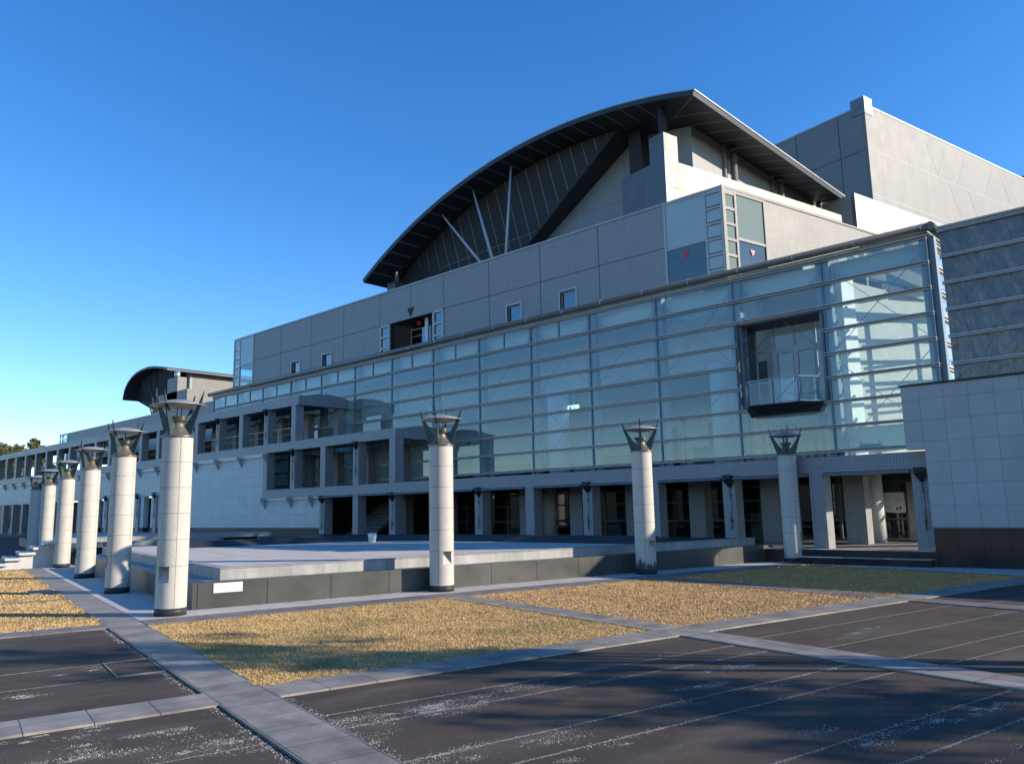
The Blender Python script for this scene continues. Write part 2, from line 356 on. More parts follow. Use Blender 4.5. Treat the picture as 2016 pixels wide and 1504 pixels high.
def grass(name, a0, a1, b0, b1, dens, h, m, seed, wid=.0055):
    rnd = random.Random(seed); n = int((a1-a0)*(b1-b0)*dens); v = []; f = []
    for i in range(n):
        p = AB(rnd.uniform(a0, a1), rnd.uniform(b0, b1), .004); t = rnd.uniform(0, 6.283); w = wid*rnd.uniform(.7, 1.4)
        hh = h*rnd.uniform(.45, 1.2); ln = rnd.uniform(.3, 1.3)*hh; s = rnd.uniform(0, 6.283)
        dx, dy = math.cos(t)*w, math.sin(t)*w; j = len(v)
        v += [(p.x-dx, p.y-dy, p.z), (p.x+dx, p.y+dy, p.z), (p.x+math.cos(s)*ln, p.y+math.sin(s)*ln, p.z+hh)]; f.append((j, j+1, j+2))
    for (p0, p1, nx) in ((AB(a0, b0), AB(a1, b0), -UB), (AB(a0, b1), AB(a1, b1), UB), (AB(a0, b0), AB(a0, b1), -UA), (AB(a1, b0), AB(a1, b1), UA)):
        Lg = (p1-p0).length
        for i in range(int(Lg*dens*.13)):                     # ragged growth spilling over the stone edging
            q = rnd.random(); cl = max(0, math.sin(q*Lg*3.1+seed)+.7*math.sin(q*Lg*8.7))
            if rnd.random() > .25+.5*cl: continue
            p = p0.lerp(p1, q)+nx*rnd.uniform(-.01, .035)*(.5+cl); p.z = .022; t = rnd.uniform(0, 6.283); w = wid*rnd.uniform(.7, 1.4); s = rnd.uniform(0, 6.283); hh = h*rnd.uniform(.3, 1.1); j = len(v)
            dx, dy = math.cos(t)*w, math.sin(t)*w
            v += [(p.x-dx, p.y-dy, p.z), (p.x+dx, p.y+dy, p.z), (p.x+math.cos(s)*hh, p.y+math.sin(s)*hh, p.z+hh*.7)]; f.append((j, j+1, j+2))
    me = bpy.data.meshes.new(name); me.from_pydata(v, [], f); me.materials.append(m)
    o = bpy.data.objects.new(name, me); COL.objects.link(o); o['kind'] = 'stuff'; return o
tag(grass('grass', 9.74, 16.33, 3.12, 9.4, 2600, .034, M['grass'], 1), 'dry straw coloured grass of the nearest lawn by the wide path', 'grass')
tag(grass('grass', 9.74, 16.33, 10.03, 15.86, 1600, .034, M['grass2'], 2, .008), 'rust tinted dry grass of the middle lawn between two paths', 'grass')
tag(grass('grass', 9.74, 16.33, 16.52, 22.75, 600, .036, M['grass3'], 3, .012), 'greenish shaded grass of the lawn before the entrance steps', 'grass')
tag(grass('grass', 17.17, 22.98, -4.5, 2.44, 800, .036, M['grass'], 4, .010), 'dry grass left of the path beside the nearest column', 'grass')
tag(grass('grass', 23.27, 30.78, -3.5, 2.44, 450, .036, M['grass'], 5, .014), 'dry grass around the dark cover plate left of the path', 'grass')
tag(grass('grass', 31.12, 38, -2.5, 2.44, 300, .036, M['grass'], 6, .018), 'dry grass furthest left below the cantilevered steps', 'grass')
# slab joints and loose gravel on the asphalt
def tri_chip(v, f, p, s, rnd):
    j = len(v); t = rnd.uniform(0, 6.28)
    for q in range(3):
        a = t+q*2.1+rnd.uniform(-.3, .3); v.append((p.x+math.cos(a)*s, p.y+math.sin(a)*s, p.z))
    v.append((p.x, p.y, p.z+s*rnd.uniform(.5, .9))); f += [(j, j+1, j+3), (j+1, j+2, j+3), (j+2, j, j+3)]
jl = []
for a, q in ((8.0,.9), (7.42,.9), (6.15,1.3), (5.56,1.6), (4.29,.8), (3.7,.8), (2.43,.6)): jl.append((a, 3.12, 9.36, q))
for a in (8.2, 7.04, 5.97, 5.4, 4.3): jl.append((a, 10.02, 15.88, .35))
for a in (7.9, 6.8, 5.9): jl.append((a, 16.5, 24, .3))
for a in (12.74, 11.53, 7.4, 6.15): jl.append((a, -9, 2.44, .7))
k = MB()
for a, b0, b1, q in jl: k.abox(a-.004, a+.004, b0, b1, -.01, .004)
tag(k.build('paving_joint', plain('chalky_joint', (.15,.14,.13), .9)), kind='structure')
rnd = random.Random(11); v = []; f = []
for a, b0, b1, q in jl:
    for i in range(int((b1-b0)*110*q)):
        b = rnd.uniform(b0, b1); w = .012 + .03*max(0, math.sin(b*2.3+a*5))*rnd.random()
        tri_chip(v, f, AB(a+rnd.gauss(0, w), b, 0), rnd.uniform(.004, .009), rnd)
for px, py, sx, sy, n in ((780,1405,.5,.13,1500),(890,1392,.45,.1,900),(1010,1360,.4,.06,420),(1435,1316,.28,.06,420),(1380,1352,.3,.06,420),(690,1462,.25,.12,450),
    (900,1482,.3,.1,420),(1100,1455,.3,.07,350),(1945,1393,.25,.06,380),(1850,1418,.3,.06,300),(1755,1448,.35,.06,380),(1690,1245,.3,.05,250),(1725,1235,.2,.05,150),
    (165,1320,.2,.1,330),(40,1372,.3,.1,330),(300,1442,.35,.08,600),(430,1464,.45,.1,900),(210,1482,.5,.08,800),(520,1466,.3,.07,500),(80,1450,.3,.1,500),(330,1400,.3,.08,250),(1620,1440,.3,.05,160),(1530,1350,.25,.05,140),
    (1180,1480,.4,.06,220),(1290,1290,.3,.05,90),(1960,1490,.3,.05,120)):
    c = ground(px, py); ca, cb = c.dot(UA), c.dot(UB)
    subs = [(rnd.gauss(0, sy*1.0), rnd.gauss(0, sx*.9), rnd.uniform(.03, .16)) for _ in range(max(4, n//70))]
    for i in range(int(n*1.3)):
        ua, ub, us = rnd.choice(subs)
        tri_chip(v, f, AB(ca+ua+rnd.gauss(0, us*.45), cb+ub+rnd.gauss(0, us), 0), rnd.uniform(.0025, .0065)*(1.5 if rnd.random() < .06 else 1), rnd)
for b, a0, a1, d, s in ((3.16, 3, 9, 90, .03), (2.40, 3, 16.5, 110, .035), (10.05, 3, 9, 25, .03)):   # along the path edges
    for i in range(int((a1-a0)*d)): tri_chip(v, f, AB(rnd.uniform(a0, a1), b+rnd.gauss(0, s), 0), rnd.uniform(.004, .010), rnd)
for i in range(2600):
    tri_chip(v, f, AB(rnd.uniform(2, 9), rnd.uniform(-3, 16), 0), rnd.uniform(.002, .006), rnd)
me = bpy.data.meshes.new('gravel'); me.from_pydata(v, [], f); me.materials.append(M['chip'])
o = bpy.data.objects.new('gravel', me); COL.objects.link(o); tag(o, 'loose white gravel scattered over the dark paved plaza', 'gravel', kind='stuff')
# dead leaves swept against the steps and the wall
v = []; f = []; rnd = random.Random(5)
for (x, y, sx, sy, n) in ((-11.4, 26.15, .5, .12, 170), (-6.9, 26.4, .5, .1, 40), (-10, 26.2, 1.6, .1, 50)):
    for i in range(n):
        p = Vector((x+rnd.gauss(0, sx), y+rnd.gauss(0, sy), .05+rnd.random()*.05)); s = rnd.uniform(.02, .05); t = rnd.uniform(0, 6.3); j = len(v)
        for q, r_ in ((0, 1), (1.6, .6), (3.1, 1), (4.7, .6)): v.append((p.x+math.cos(t+q)*s*r_, p.y+math.sin(t+q)*s*r_, p.z+rnd.uniform(-.015, .015)))
        f.append((j, j+1, j+2, j+3))
for i in range(160):
    p = AB(rnd.gauss(18.12, .06), rnd.uniform(5, 22), .03); s = rnd.uniform(.012, .03); t = rnd.uniform(0, 6.3); j = len(v)
    for q, r_ in ((0, 1), (1.6, .6), (3.1, 1), (4.7, .6)): v.append((p.x+math.cos(t+q)*s*r_, p.y+math.sin(t+q)*s*r_, p.z+rnd.uniform(0, .012)))
    f.append((j, j+1, j+2, j+3))
me = bpy.data.meshes.new('leaf_litter'); me.from_pydata(v, [], f); me.materials.append(M['deadleaf'])
o = bpy.data.objects.new('leaf_litter', me); COL.objects.link(o); tag(o, 'brown fallen leaves gathered at the foot of the steps and basin wall', 'leaves', kind='stuff')
# cover plates
def cover(name, a0, a1, b0, b1, z, label):
    k = MB(); k.abox(a0, a1, b0, b1, -.01, z); t = k.build(name, M['asphalt'] if z < .02 else M['slabdark']); tag(t, label, 'cover plate')
    k = MB()
    for q in ((a0-.014, a0, b0-.014, b1+.014), (a1, a1+.014, b0-.014, b1+.014), (a0, a1, b0-.014, b0), (a0, a1, b1, b1+.014)): k.abox(*q, -.01, z+.006)
    k.build('frame', M['slab'], t); return t
cover('cover_plate', 11.58, 12.7, 1.86, 2.42, .008, 'square brown access cover flush with the asphalt left of the path')
cover('cover_plate', 25.15, 26.2, 1.83, 2.38, .05, 'dark cover plate lying in the dry lawn left of the path')
# hills and woods behind the photographer and on the horizon
def hills(name, pts, base, amp, seed, depth):
    rnd = random.Random(seed); k = MB(); n = 60; prev = None
    for i in range(n+1):
        t = i/n; p = Vector(pts[0]).lerp(Vector(pts[1]), t)
        h = base + amp*(math.sin(t*9+seed)+.6*math.sin(t*23+2*seed)+.35*math.sin(t*61))*.5 + rnd.uniform(-1, 1)
        d = (Vector(pts[1])-Vector(pts[0])).normalized(); nn = Vector((-d.y, d.x, 0))
        row = [p-nn*depth, p-nn*depth*.4+Vector((0,0,h*.7)), p+Vector((0,0,h)), p+nn*depth*.5+Vector((0,0,h*.6)), p+nn*depth]
        if prev:
            for q in range(4): k.poly([prev[q], row[q], row[q+1], prev[q+1]], 0, True)
        prev = row
    return tag(k.build(name, M['hill']), kind='structure')
hills('hills', ((-900, -520, 0), (500, -700, 0)), 26, 16, 3, 160)
hills('hills', ((-1100, -500, 0), (-1100, 700, 0)), 16, 8, 8, 120)

# ================================================================== LIGHT COLUMNS
def make_column():
    t = thing('lamp_column', 'x', 'lamp column')
    Rr = .305; H = 3.6; n = 48; k = MB()
    zs = [.15, .62, .66, .72, .97, .98, 1.505, 2.03, 2.555, 3.08, H]
    nich = [q % n for q in range(-3, 3)]                        # niche faces +X
    ring = lambda r, z: [(r*math.cos(2*math.pi*q/n), r*math.sin(2*math.pi*q/n), z) for q in range(n)]
    for j in range(len(zs)-1):
        a, b_ = ring(Rr, zs[j]), ring(Rr, zs[j+1])
        for q in range(n):
            if 1 <= j <= 3 and q in nich and zs[j] >= .66: continue
            k.poly([a[q], a[(q+1)%n], b_[(q+1)%n], b_[q]], 0, True)
    k.poly(ring(Rr, H)); k.poly(list(reversed(ring(Rr, .15))))
    # the pocket: sloping floor, back, cheeks
    A0 = 2*math.pi*-3/n; A1 = 2*math.pi*3/n; zl, zh = .66, .97
    pa = (Rr*math.cos(A0), Rr*math.sin(A0)); pb = (Rr*math.cos(A1), Rr*math.sin(A1)); xb = .12
    k.poly([(pa[0],pa[1],zl),(pb[0],pb[1],zl),(xb,pb[1],zh-.04),(xb,pa[1],zh-.04)], 0)
    k.poly([(xb,pa[1],zh-.04),(xb,pb[1],zh-.04),(xb,pb[1],zh),(xb,pa[1],zh)], 0)
    k.poly([(pa[0],pa[1],zl),(xb,pa[1],zh-.04),(xb,pa[1],zh),(pa[0],pa[1],zh)], 0); k.poly([(pb[0],pb[1],zl),(pb[0],pb[1],zh),(xb,pb[1],zh),(xb,pb[1],zh-.04)], 0)
    k.poly([(pa[0],pa[1],zh),(xb,pa[1],zh),(xb,pb[1],zh),(pb[0],pb[1],zh)], 0)
    # fine joints, 1.5 mm proud
    for z in (.975, 1.505, 2.03, 2.555, 3.08):
        a, b_ = ring(Rr+.0015, z-.005), ring(Rr+.0015, z+.005)
        for q in range(n): k.poly([a[q], a[(q+1)%n], b_[(q+1)%n], b_[q]], 1, True)
    for q in range(4):
        t0 = R(45+90*q-.9); t1 = R(45+90*q+.9); r = Rr+.002
        k.poly([(r*math.cos(t0), r*math.sin(t0), .15), (r*math.cos(t1), r*math.sin(t1), .15), (r*math.cos(t1), r*math.sin(t1), H-.002), (r*math.cos(t0), r*math.sin(t0), H-.002)], 1)
    k.build('shaft', [M['shaft'], M['shaftjoint']], t, fix=True)
    k = MB(); k.lathe([(.312, 0), (.312, .15)], 48); k.build('base_band', M['darkgranite'], t)
    k = MB(); k.lathe([(.345, 3.602), (.345, 3.622), (.30, 3.64), (.24, 3.70), (.17, 3.79), (.13, 3.86), (.115, 3.93)], 40); k.build('cone', M['bronze'], t)
    k = MB(); k.lathe([(.13, 3.93), (.13, 3.945), (.115, 3.945), (.115, 4.03)], 32)
    c = k.build('collar', M['bronze'], t)
    for z in (3.952, 3.985, 4.018):
        q = MB(); q.lathe([(.125, z), (.185, z+.001), (.19, z+.008), (.185, z+.015), (.125, z+.016)], 32); q.build('ring', M['bronze'], c)
    k = MB(); k.lathe([(.02, 4.245), (.30, 4.225), (.46, 4.26), (.555, 4.268), (.557, 4.278), (.46, 4.30), (.36, 4.345), (.20, 4.382), (.02, 4.395)], 48); k.build('lamp_disc', M['lampdisc'], t)
    for q in range(2):
        kk = MB(); y = .05 if q else -.05; kk.cyl((0, y, 4.03), (0, y, 4.24), .008, n=8); kk.build('lamp_rod', M['black'], t)
    for q in range(4):
        d = Vector((math.cos(R(45+90*q)), math.sin(R(45+90*q)), 0)); nn = Vector((-d.y, d.x, 0))*.014
        pr = [(.145, 3.83), (.20, 3.70), (.30, 3.63), (.405, 3.98), (.50, 4.262), (.562, 4.56), (.425, 4.262), (.28, 4.02)]
        k = MB(); k.prism([d*r+Vector((0,0,z))-nn for r, z in pr], nn*2); k.build('fin', M['patina'], t)
    return t
col0 = make_column()
cols = [(17.72, 3.76, -57.3+0, 'pale granite lamp column at the near corner of the basin, largest of the columns'),
        (17.80, 10.13, -12.3, 'pale granite lamp column before the long basin wall, its niche low on the right'),
        (17.66, 17.0, -12.3, 'pale granite lamp column with dark dirt stain around its foot'),
        (17.28, 23.5, 12, 'pale granite lamp column standing in shade by the entrance steps'),
        (23.95, 3.72, -102.3, 'pale granite lamp column with a shadow of a lamp across it, second in the left row'),
        (30.75, 3.76, -102.3, 'pale granite lamp column third from the front in the left row'),
        (38.2, 3.80, -102.3, 'pale granite lamp column just before the cantilevered steps'),
        (45.4, 3.76, -102.3, 'pale granite lamp column directly behind the cantilevered steps'),
        (52.6, 3.76, -102.3, 'furthest pale granite lamp column at the left end of the row')]
for i, (a, b_, rz, lab) in enumerate(cols):
    o = col0 if i == 0 else copy_tree(col0)
    o.location = AB(a, b_, .026)
    # niche (+X) turned to rz, the fins stay on the diagonals of the plaza grid
    o.rotation_euler.z = R(rz) if i else R(-57.3)
    o['label'] = lab; o['group'] = 'granite lamp columns around the basin'
for i, ob in enumerate([o for o in bpy.data.objects if o.name.startswith('lamp_column') and o.parent is None]):
    # shaft may turn, lamp fins keep to the grid diagonals
    for ch in ob.children:
        if ch.name.startswith('fin'): ch.rotation_euler.z = R(-57.3-45) - ob.rotation_euler.z
# the third column's foot is stained black
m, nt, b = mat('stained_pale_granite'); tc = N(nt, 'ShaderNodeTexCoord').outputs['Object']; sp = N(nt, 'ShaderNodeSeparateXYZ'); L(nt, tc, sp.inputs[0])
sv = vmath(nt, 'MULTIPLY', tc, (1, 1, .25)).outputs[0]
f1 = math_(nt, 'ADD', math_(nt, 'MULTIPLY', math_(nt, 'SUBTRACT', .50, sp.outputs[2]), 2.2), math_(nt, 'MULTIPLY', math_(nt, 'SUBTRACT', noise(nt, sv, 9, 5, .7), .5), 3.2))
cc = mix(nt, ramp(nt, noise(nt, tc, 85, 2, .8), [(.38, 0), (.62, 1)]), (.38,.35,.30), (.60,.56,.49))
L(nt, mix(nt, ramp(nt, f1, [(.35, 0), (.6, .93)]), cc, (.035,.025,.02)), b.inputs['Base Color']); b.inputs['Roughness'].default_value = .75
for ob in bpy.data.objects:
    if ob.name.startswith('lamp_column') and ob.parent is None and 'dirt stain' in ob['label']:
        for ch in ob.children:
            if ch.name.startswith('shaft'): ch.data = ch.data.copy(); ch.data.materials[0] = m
# ================================================================== BASIN
t = thing('water_basin', 'drained raised basin with black granite outer wall and pale granite floor', 'water basin', AB(18.25, 4.3))
k = MB(); k.abox(18.25, 18.6, 4.3, 23.7, 0, .58); k.abox(18.6, 36.5, 4.3, 4.65, 0, .58)
k.build('outer_wall', M['poolwall'], t)
k = MB(); k.abox(18.6, 18.95, 4.65, 23.7, .3, .555); k.abox(18.95, 36.5, 4.65, 5.05, .3, .555); k.build('ledge', M['bridge'], t)
k = MB(); k.abox(18.95, 19.12, 5.05, 23.6, .3, .795); k.abox(19.12, 36.5, 5.05, 5.22, .3, .795); k.build('inner_wall', M['poollime'], t)
k = MB(); k.abox(18.93, 19.2, 5.03, 23.6, .801, .82); k.abox(19.2, 36.5, 5.03, 5.3, .801, .82); k.build('rim', M['bridge'], t)
kc = [(-30.2, 13.6), (-29.36, 15.4), (-28.95, 17.6), (-28.2, 19.5), (-27.1, 20.75), (-25.6, 21.5), (-23.5, 21.8), (-18, 21.8), (-14.9, 21.8)]
k = MB(); k.poly([AB(19.12,5.22,.8), AB(19.12,18.1,.8)] + [Vector((x, y, .8)) for x, y in reversed(kc)] + [AB(36.5,11.5,.8), AB(36.5,5.22,.8)]); fl = k.build('basin_floor', M['poolfloor'], t, fix=False)
if fl.data.polygons[0].normal.z < 0: fl.data.flip_normals()
k = MB()
def kerb_section(i):
    a_ = Vector((*kc[max(0, i-1)], 0)); b_ = Vector((*kc[min(len(kc)-1, i+1)], 0)); tt = (b_-a_).normalized(); nn = Vector((-tt.y, tt.x, 0))
    return [Vector((*kc[i], 0)) + nn*d + Vector((0,0,z)) for d, z in ((0, .70), (.75, 1.02), (1.25, 1.02), (1.25, .4), (0, .4))]
for i in range(len(kc)-1): k.loft(kerb_section(i), kerb_section(i+1))
k.build('sloped_kerb', M['darkgranite'], t)
k = MB(); k.prism([AB(19.12,18.1,.3), AB(19.12,23.6,.3), (-14.3,26.9,.3), (-40,26.9,.3), (-40,25.2,.3), (-27.9,23.2,.3), (-15.2,22.9,.3)], (0,0,.5)); k.build('podium', M['darkgranite'], t)
k = MB(); k.obox(AB(18.25-.004, 4.73), UB, -UA, 0, .62, 0, .004+.008, .345, .59-.04); k.build('plaque', M['plaque'], t)
t2 = thing('water_basin', 'second dark walled basin beyond the cantilevered steps on the left', 'water basin', AB(44, 4.6))
k = MB(); k.abox(44, 75, 4.4, 4.75, 0, .58); k.abox(44, 44.35, 4.75, 14, 0, .58); k.build('outer_wall', M['darkgranite'], t2)
k = MB(); k.abox(44.9, 75, 5.2, 5.4, .3, .82); k.abox(44.9, 45.1, 5.4, 14, .3, .82); k.build('inner_wall', M['poollime'], t2)
k = MB(); k.abox(45.1, 75, 5.4, 14, .3, .80); k.build('basin_floor', M['poolfloor'], t2)
k = MB(); k.abox(44.35, 75, 4.75, 5.2, .3, .555); k.abox(44.35, 44.9, 5.2, 14, .3, .555); k.build('ledge', M['bridge'], t2)
# stone footbridge over the basins with its cantilevered steps
t = thing('footbridge', 'long low grey stone footbridge crossing behind the basin to the arcade', 'footbridge', AB(40, 4))
k = MB(); k.abox(38.6, 41.2, 3.7, 12.6, .98, 1.16); k.build('deck', M['bridge'], t)
k = MB(); k.abox(39.4, 40.4, 5.6, 6.6, .3, .98); k.build('pier', M['darkgranite'], t); k = MB(); k.abox(39.4, 40.4, 10.6, 12.2, .3, .98); k.build('pier', M['darkgranite'], t)
t = thing('outdoor_stairs', 'pale stone stairs of cantilevered slabs climbing to the footbridge', 'stairs', AB(40, 2.5))
for i in range(5):
    k = MB(); k.abox(38.6, 41.2, 1.35+.48*i, 1.93+.48*i, .16+.2*i, .26+.2*i); k.build('tread', M['step'], t)
k = MB()
k.prism([AB(38.75,1.5,0), AB(38.75,3.7,0), AB(38.75,3.7,.97), AB(38.75,3.5,.97), AB(38.75,1.5,.12)], UA*.35); k.prism([AB(40.7,1.5,0), AB(40.7,3.7,0), AB(40.7,3.7,.97), AB(40.7,3.5,.97), AB(40.7,1.5,.12)], UA*.35)
k.build('stringer', M['step'], t)
k = MB(); k.lathe([(.115, 0), (.13, .02), (.165, .30), (.165, .33), (.18, .33), (.18, .36), (.155, .36), (.15, .05), (.11, .04)], 24)
for i in range(12):
    an = 2*math.pi*i/12; k.bar((math.cos(an)*.13, math.sin(an)*.13, .03), (math.cos(an)*.168, math.sin(an)*.168, .32), .012)
o = k.build('bucket', M['plasticw']); o.location = (-26.4, 20.0, .8); tag(o, 'white ribbed plastic bucket standing on the basin floor by the dark kerb', 'bucket')
# ================================================================== COLONNADE (arcade, terraces and left wing share one frame)
cz = thing('colonnade', 'stepped grey tiled colonnade running under the glass hall and along the left wing', 'colonnade', (-40, 27, 0))
PX = lambda q: -7.77-3.27*q
pm = None
def pillar(q, z0, z1, y0=27.0, w=.5, d=.57):
    x = PX(q); k = MB(); k.box(x-w/2, x+w/2, y0, y0+d, z0, z1); k.build('pillar', M['pillar'], cz)
for q in range(11): pillar(q, .46, 2.98)
for q in range(10): pillar(q, .46, 2.96, 30.3, .75, .6)
for q in range(8, 13): pillar(q, 3.52, 5.9)
for q in range(11, 31): pillar(q, 6.45, 8.7)
for q in range(17, 30): pillar(q, .5, 3.6)
for q in range(12, 30, 1): pillar(q, 6.45, 8.7, 30.0, .5, .5) if q < 17 else None
pillar(8, 3.52, 5.9, 30.15, .5, .57); pillar(11, 6.45, 8.7, 30.15, .5, .57)
for q in range(9, 13): pillar(q, 3.52, 5.9, 30.15, .5, .5)
XL = -108
k = MB(); k.box(-40.75, -7.43, 27, 27.57, 2.98, 3.52); k.box(-47.25, -40.75, 27, 27.57, 2.98, 3.52); k.build('beam', M['pillar'], cz)
k = MB(); k.box(-61, -33.65, 27, 27.57, 5.9, 6.45); k.box(XL, -61, 27, 27.57, 5.75, 6.45); k.build('beam', M['pillar'], cz)
k = MB(); k.box(XL, -43.2, 27, 27.57, 8.7, 9.3); k.build('beam', M['pillar'], cz)
def endbay(x1, zb, zt, x0):
    k = MB(); n = 14; pts = [(x1, 27.57, zb), (x1, 30.72, zb-.0)]
    arc = [(x1, 30.72-3.72*i/n if i < n else 27.57, zt-.02 + .42*math.sin(math.pi*i/n)) for i in range(n)]
    arc = [(x1, 30.72-(3.15)*i/n, zt-.02 + .25*math.sin(math.pi*(i/n)*.92+.05)) for i in range(n+1)]
    k.prism(pts[:1]+pts[1:]+arc, (-.5, 0, 0)); k.build('end_beam', M['pillar'], cz)
    k = MB()
    a0 = [(x1-.5, y, z-.02) for _, y, z in arc]; 
    for i in range(n): k.poly([a0[i], a0[i+1], (x0, a0[i+1][1], zt+.05), (x0, a0[i][1], zt+.05)], 0, True)
    k.build('vault_roof', M['coping'], cz)
endbay(-33.65, 5.9, 6.43, -37.2); endbay(-43.2, 8.7, 9.28, -47)
k = MB(); k.box(-61, -34.15, 27.57, 30.7, 6.2, 6.40); k.box(XL, -61, 27.57, 30.7, 6.2, 6.40); k.build('terrace_slab', M['pillar'], cz)
k = MB(); k.box(XL, -43.7, 27.57, 30.7, 9.0, 9.22); k.build('roof_slab', M['bulk'], cz)
k = MB(); k.box(-47.2, -7.43, 27.57, 33, 3.2, 3.46); k.build('terrace_slab', M['bulk'], cz)
# floor slab and steps of the arcade
k = MB(); k.box(-45, -7.45, 26.95, 33, 0, .46); k.build('arcade_floor', M['slab'], cz)
k = MB(); k.box(-13.2, -7.45, 26.62, 26.95, 0, .46); k.build('step', M['darkgranite2'], cz)
k = MB(); k.box(-11.5, -7.45, 26.2, 26.62, 0, .23); k.build('step', M['darkgranite2'], cz)
k = MB(); k.box(-11.5, -7.45, 26.18, 26.62, .23, .243); k.box(-13.2, -7.45, 26.6, 26.95, .46, .473); k.build('step_nosing', M['granite'], cz)
# white stone wall and its granite base
k = MB(); k.box(-61, -47.25, 27.1, 27.5, 1.15, 5.9); k.box(-47.25, -40.75, 27.1, 27.5, 1.15, 2.98); k.box(XL, -61, 27.1, 27.5, 3.6, 5.75); k.build('stone_wall', M['whitestone'], cz)
k = MB(); k.box(-61, -40.75, 27.06, 27.5, 0, 1.15); k.build('wall_base', M['darkgranite'], cz)
k = MB(); k.box(-61, -47.25, 26.98, 27.1, 5.66, 5.9); k.box(-47.25, -40.8, 26.98, 27.1, 2.84, 2.98); k.box(XL, -61, 26.98, 27.1, 5.55, 5.75); k.build('drip_strip', M['coping'], cz)
for q in range(12, 30):
    x = PX(q)+.1; z = 5.75; k = MB(); k.prism([(x-.05, 27.08, z+.1), (x-.05, 26.72, z+.1), (x-.05, 26.72, z), (x-.05, 27.08, z-.62)], (.1, 0, 0)); k.build('bracket', M['rail'], cz)
for q in (10.35, 11.05, 12.0):
    x = PX(q); z = 2.92; k = MB(); k.prism([(x-.05, 27.08, z+.1), (x-.05, 26.72, z+.1), (x-.05, 26.72, z), (x-.05, 27.08, z-.6)], (.1, 0, 0)); k.build('bracket', M['rail'], cz)
# left wing: recessed stone infill at ground level, cross walls behind the upper gallery
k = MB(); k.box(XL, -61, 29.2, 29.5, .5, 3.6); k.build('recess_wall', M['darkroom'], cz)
for q in (17, 18, 19, 20, 21):
    x = PX(q); k = MB(); k.box(x-.95, x-.28, 27.12, 27.5, 1.15, 3.6); k.box(x+.28, x+.95, 27.12, 27.5, 1.15, 3.6); k.build('stone_panel', M['whitestone'], cz)
    k = MB(); k.box(x-.95, x-.28, 27.1, 27.5, .5, 1.15); k.box(x+.28, x+.95, 27.1, 27.5, .5, 1.15); k.build('panel_base', M['darkgranite'], cz)
for q in (13.4, 14.4, 15.5, 24.5, 25.5, 26.5, 27.5, 28.5):
    x = PX(q); k = MB(); k.box(x-.1, x+.1, 29.9, 30.5, 6.45, 7.9); k.build('gallery_partition', M['cream'], cz)
for q in range(11, 30):
    k = MB(); x0 = PX(q+1)+.25; x1 = PX(q)-.25
    k.bar((x0, 27.3, 7.35), (x1, 27.3, 7.35), .03); k.bar((x0, 27.3, 6.95), (x1, 27.3, 6.95), .015)
    k.build('handrail', M['rail'], cz)
# blinds / spandrel under the beam of the arcade
for q in range(0, 10):
    k = MB(); x0 = PX(q+1)+.25; x1 = PX(q)-.25; k.prism([(x0, 27.1, 2.97), (x0, 26.8, 2.93), (x0, 26.8, 2.9), (x0, 27.1, 2.86)], (x1-x0, 0, 0)); k.build('awning_case', M['steel'], cz)
# storefront behind the arcade
sf = thing('shop_front', 'shade-darkened bronze framed glazed entrance front inside the arcade', 'entrance front', (-24, 33, 0))
k = MB(); xs = [-7.6-1.68*i for i in range(20)]
for x in xs: k.box(x-.05, x+.05, 33, 33.1, .46, 3.2)
for z in (.5, 1.3, 2.15, 2.75, 3.15): k.box(xs[-1], xs[0], 33.01, 33.09, z-.04, z+.04)
k.build('frame', M['bronzeshade'], sf)
k = MB(); k.poly([(xs[-1], 33.05, .46), (xs[0], 33.05, .46), (xs[0], 33.05, 3.2), (xs[-1], 33.05, 3.2)]); k.build('glazing', M['glassclear'], sf, fix=False)
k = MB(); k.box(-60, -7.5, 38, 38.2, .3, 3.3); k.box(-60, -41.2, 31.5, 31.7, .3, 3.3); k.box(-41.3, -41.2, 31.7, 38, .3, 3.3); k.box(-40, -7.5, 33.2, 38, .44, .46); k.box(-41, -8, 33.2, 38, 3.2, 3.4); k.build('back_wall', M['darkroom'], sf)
k = MB(); k.box(-10.0, -9.75, 32.9, 33.0, .5, 2.7); k.box(-8.75, -8.5, 32.9, 33, .5, 2.7); k.box(-9.75, -8.75, 32.9, 33, 2.5, 2.7); k.box(-9.75, -8.75, 32.9, 33, .5, .65)
d = k.build('door', M['bronze'], sf); k = MB(); k.cyl((-9.65, 32.8, 1.2), (-9.65, 32.8, 1.9), .015, n=8); k.build('handle', M['silver'], d)
for q in (0.95, 5.9, 8.2):
    o_ = MB(); o_.cyl((PX(q)-.1, 32.0, .46), (PX(q)-.1, 32.0, 3.2), .38, n=28); o_.build('round_column', M['cream'], sf)
for i, (x, z, w, h) in enumerate(((-26, 1.0, 3.0, .9), (-22.7, 1.0, 2.2, .8), (-16.5, 1.1, 1.6, 1.1), (-31.5, 1.0, 2.2, .9))):
    k = MB(); k.box(x-w/2, x+w/2, 34.5, 35.1, .46, .46+h); k.box(x-w/2-.05, x+w/2+.05, 34.45, 35.15, .46+h, .5+h); k.build('counter', M['bulk'], sf)
# stair flight in the shade of the leftmost bay
k = MB()
for i in range(13): k.box(-40.1, -37.5, 28.2+.3*i, 28.5+.3*i, .46+.2*i, .64+.2*i)
k.build('stair_flight', M['bulk'], sf)
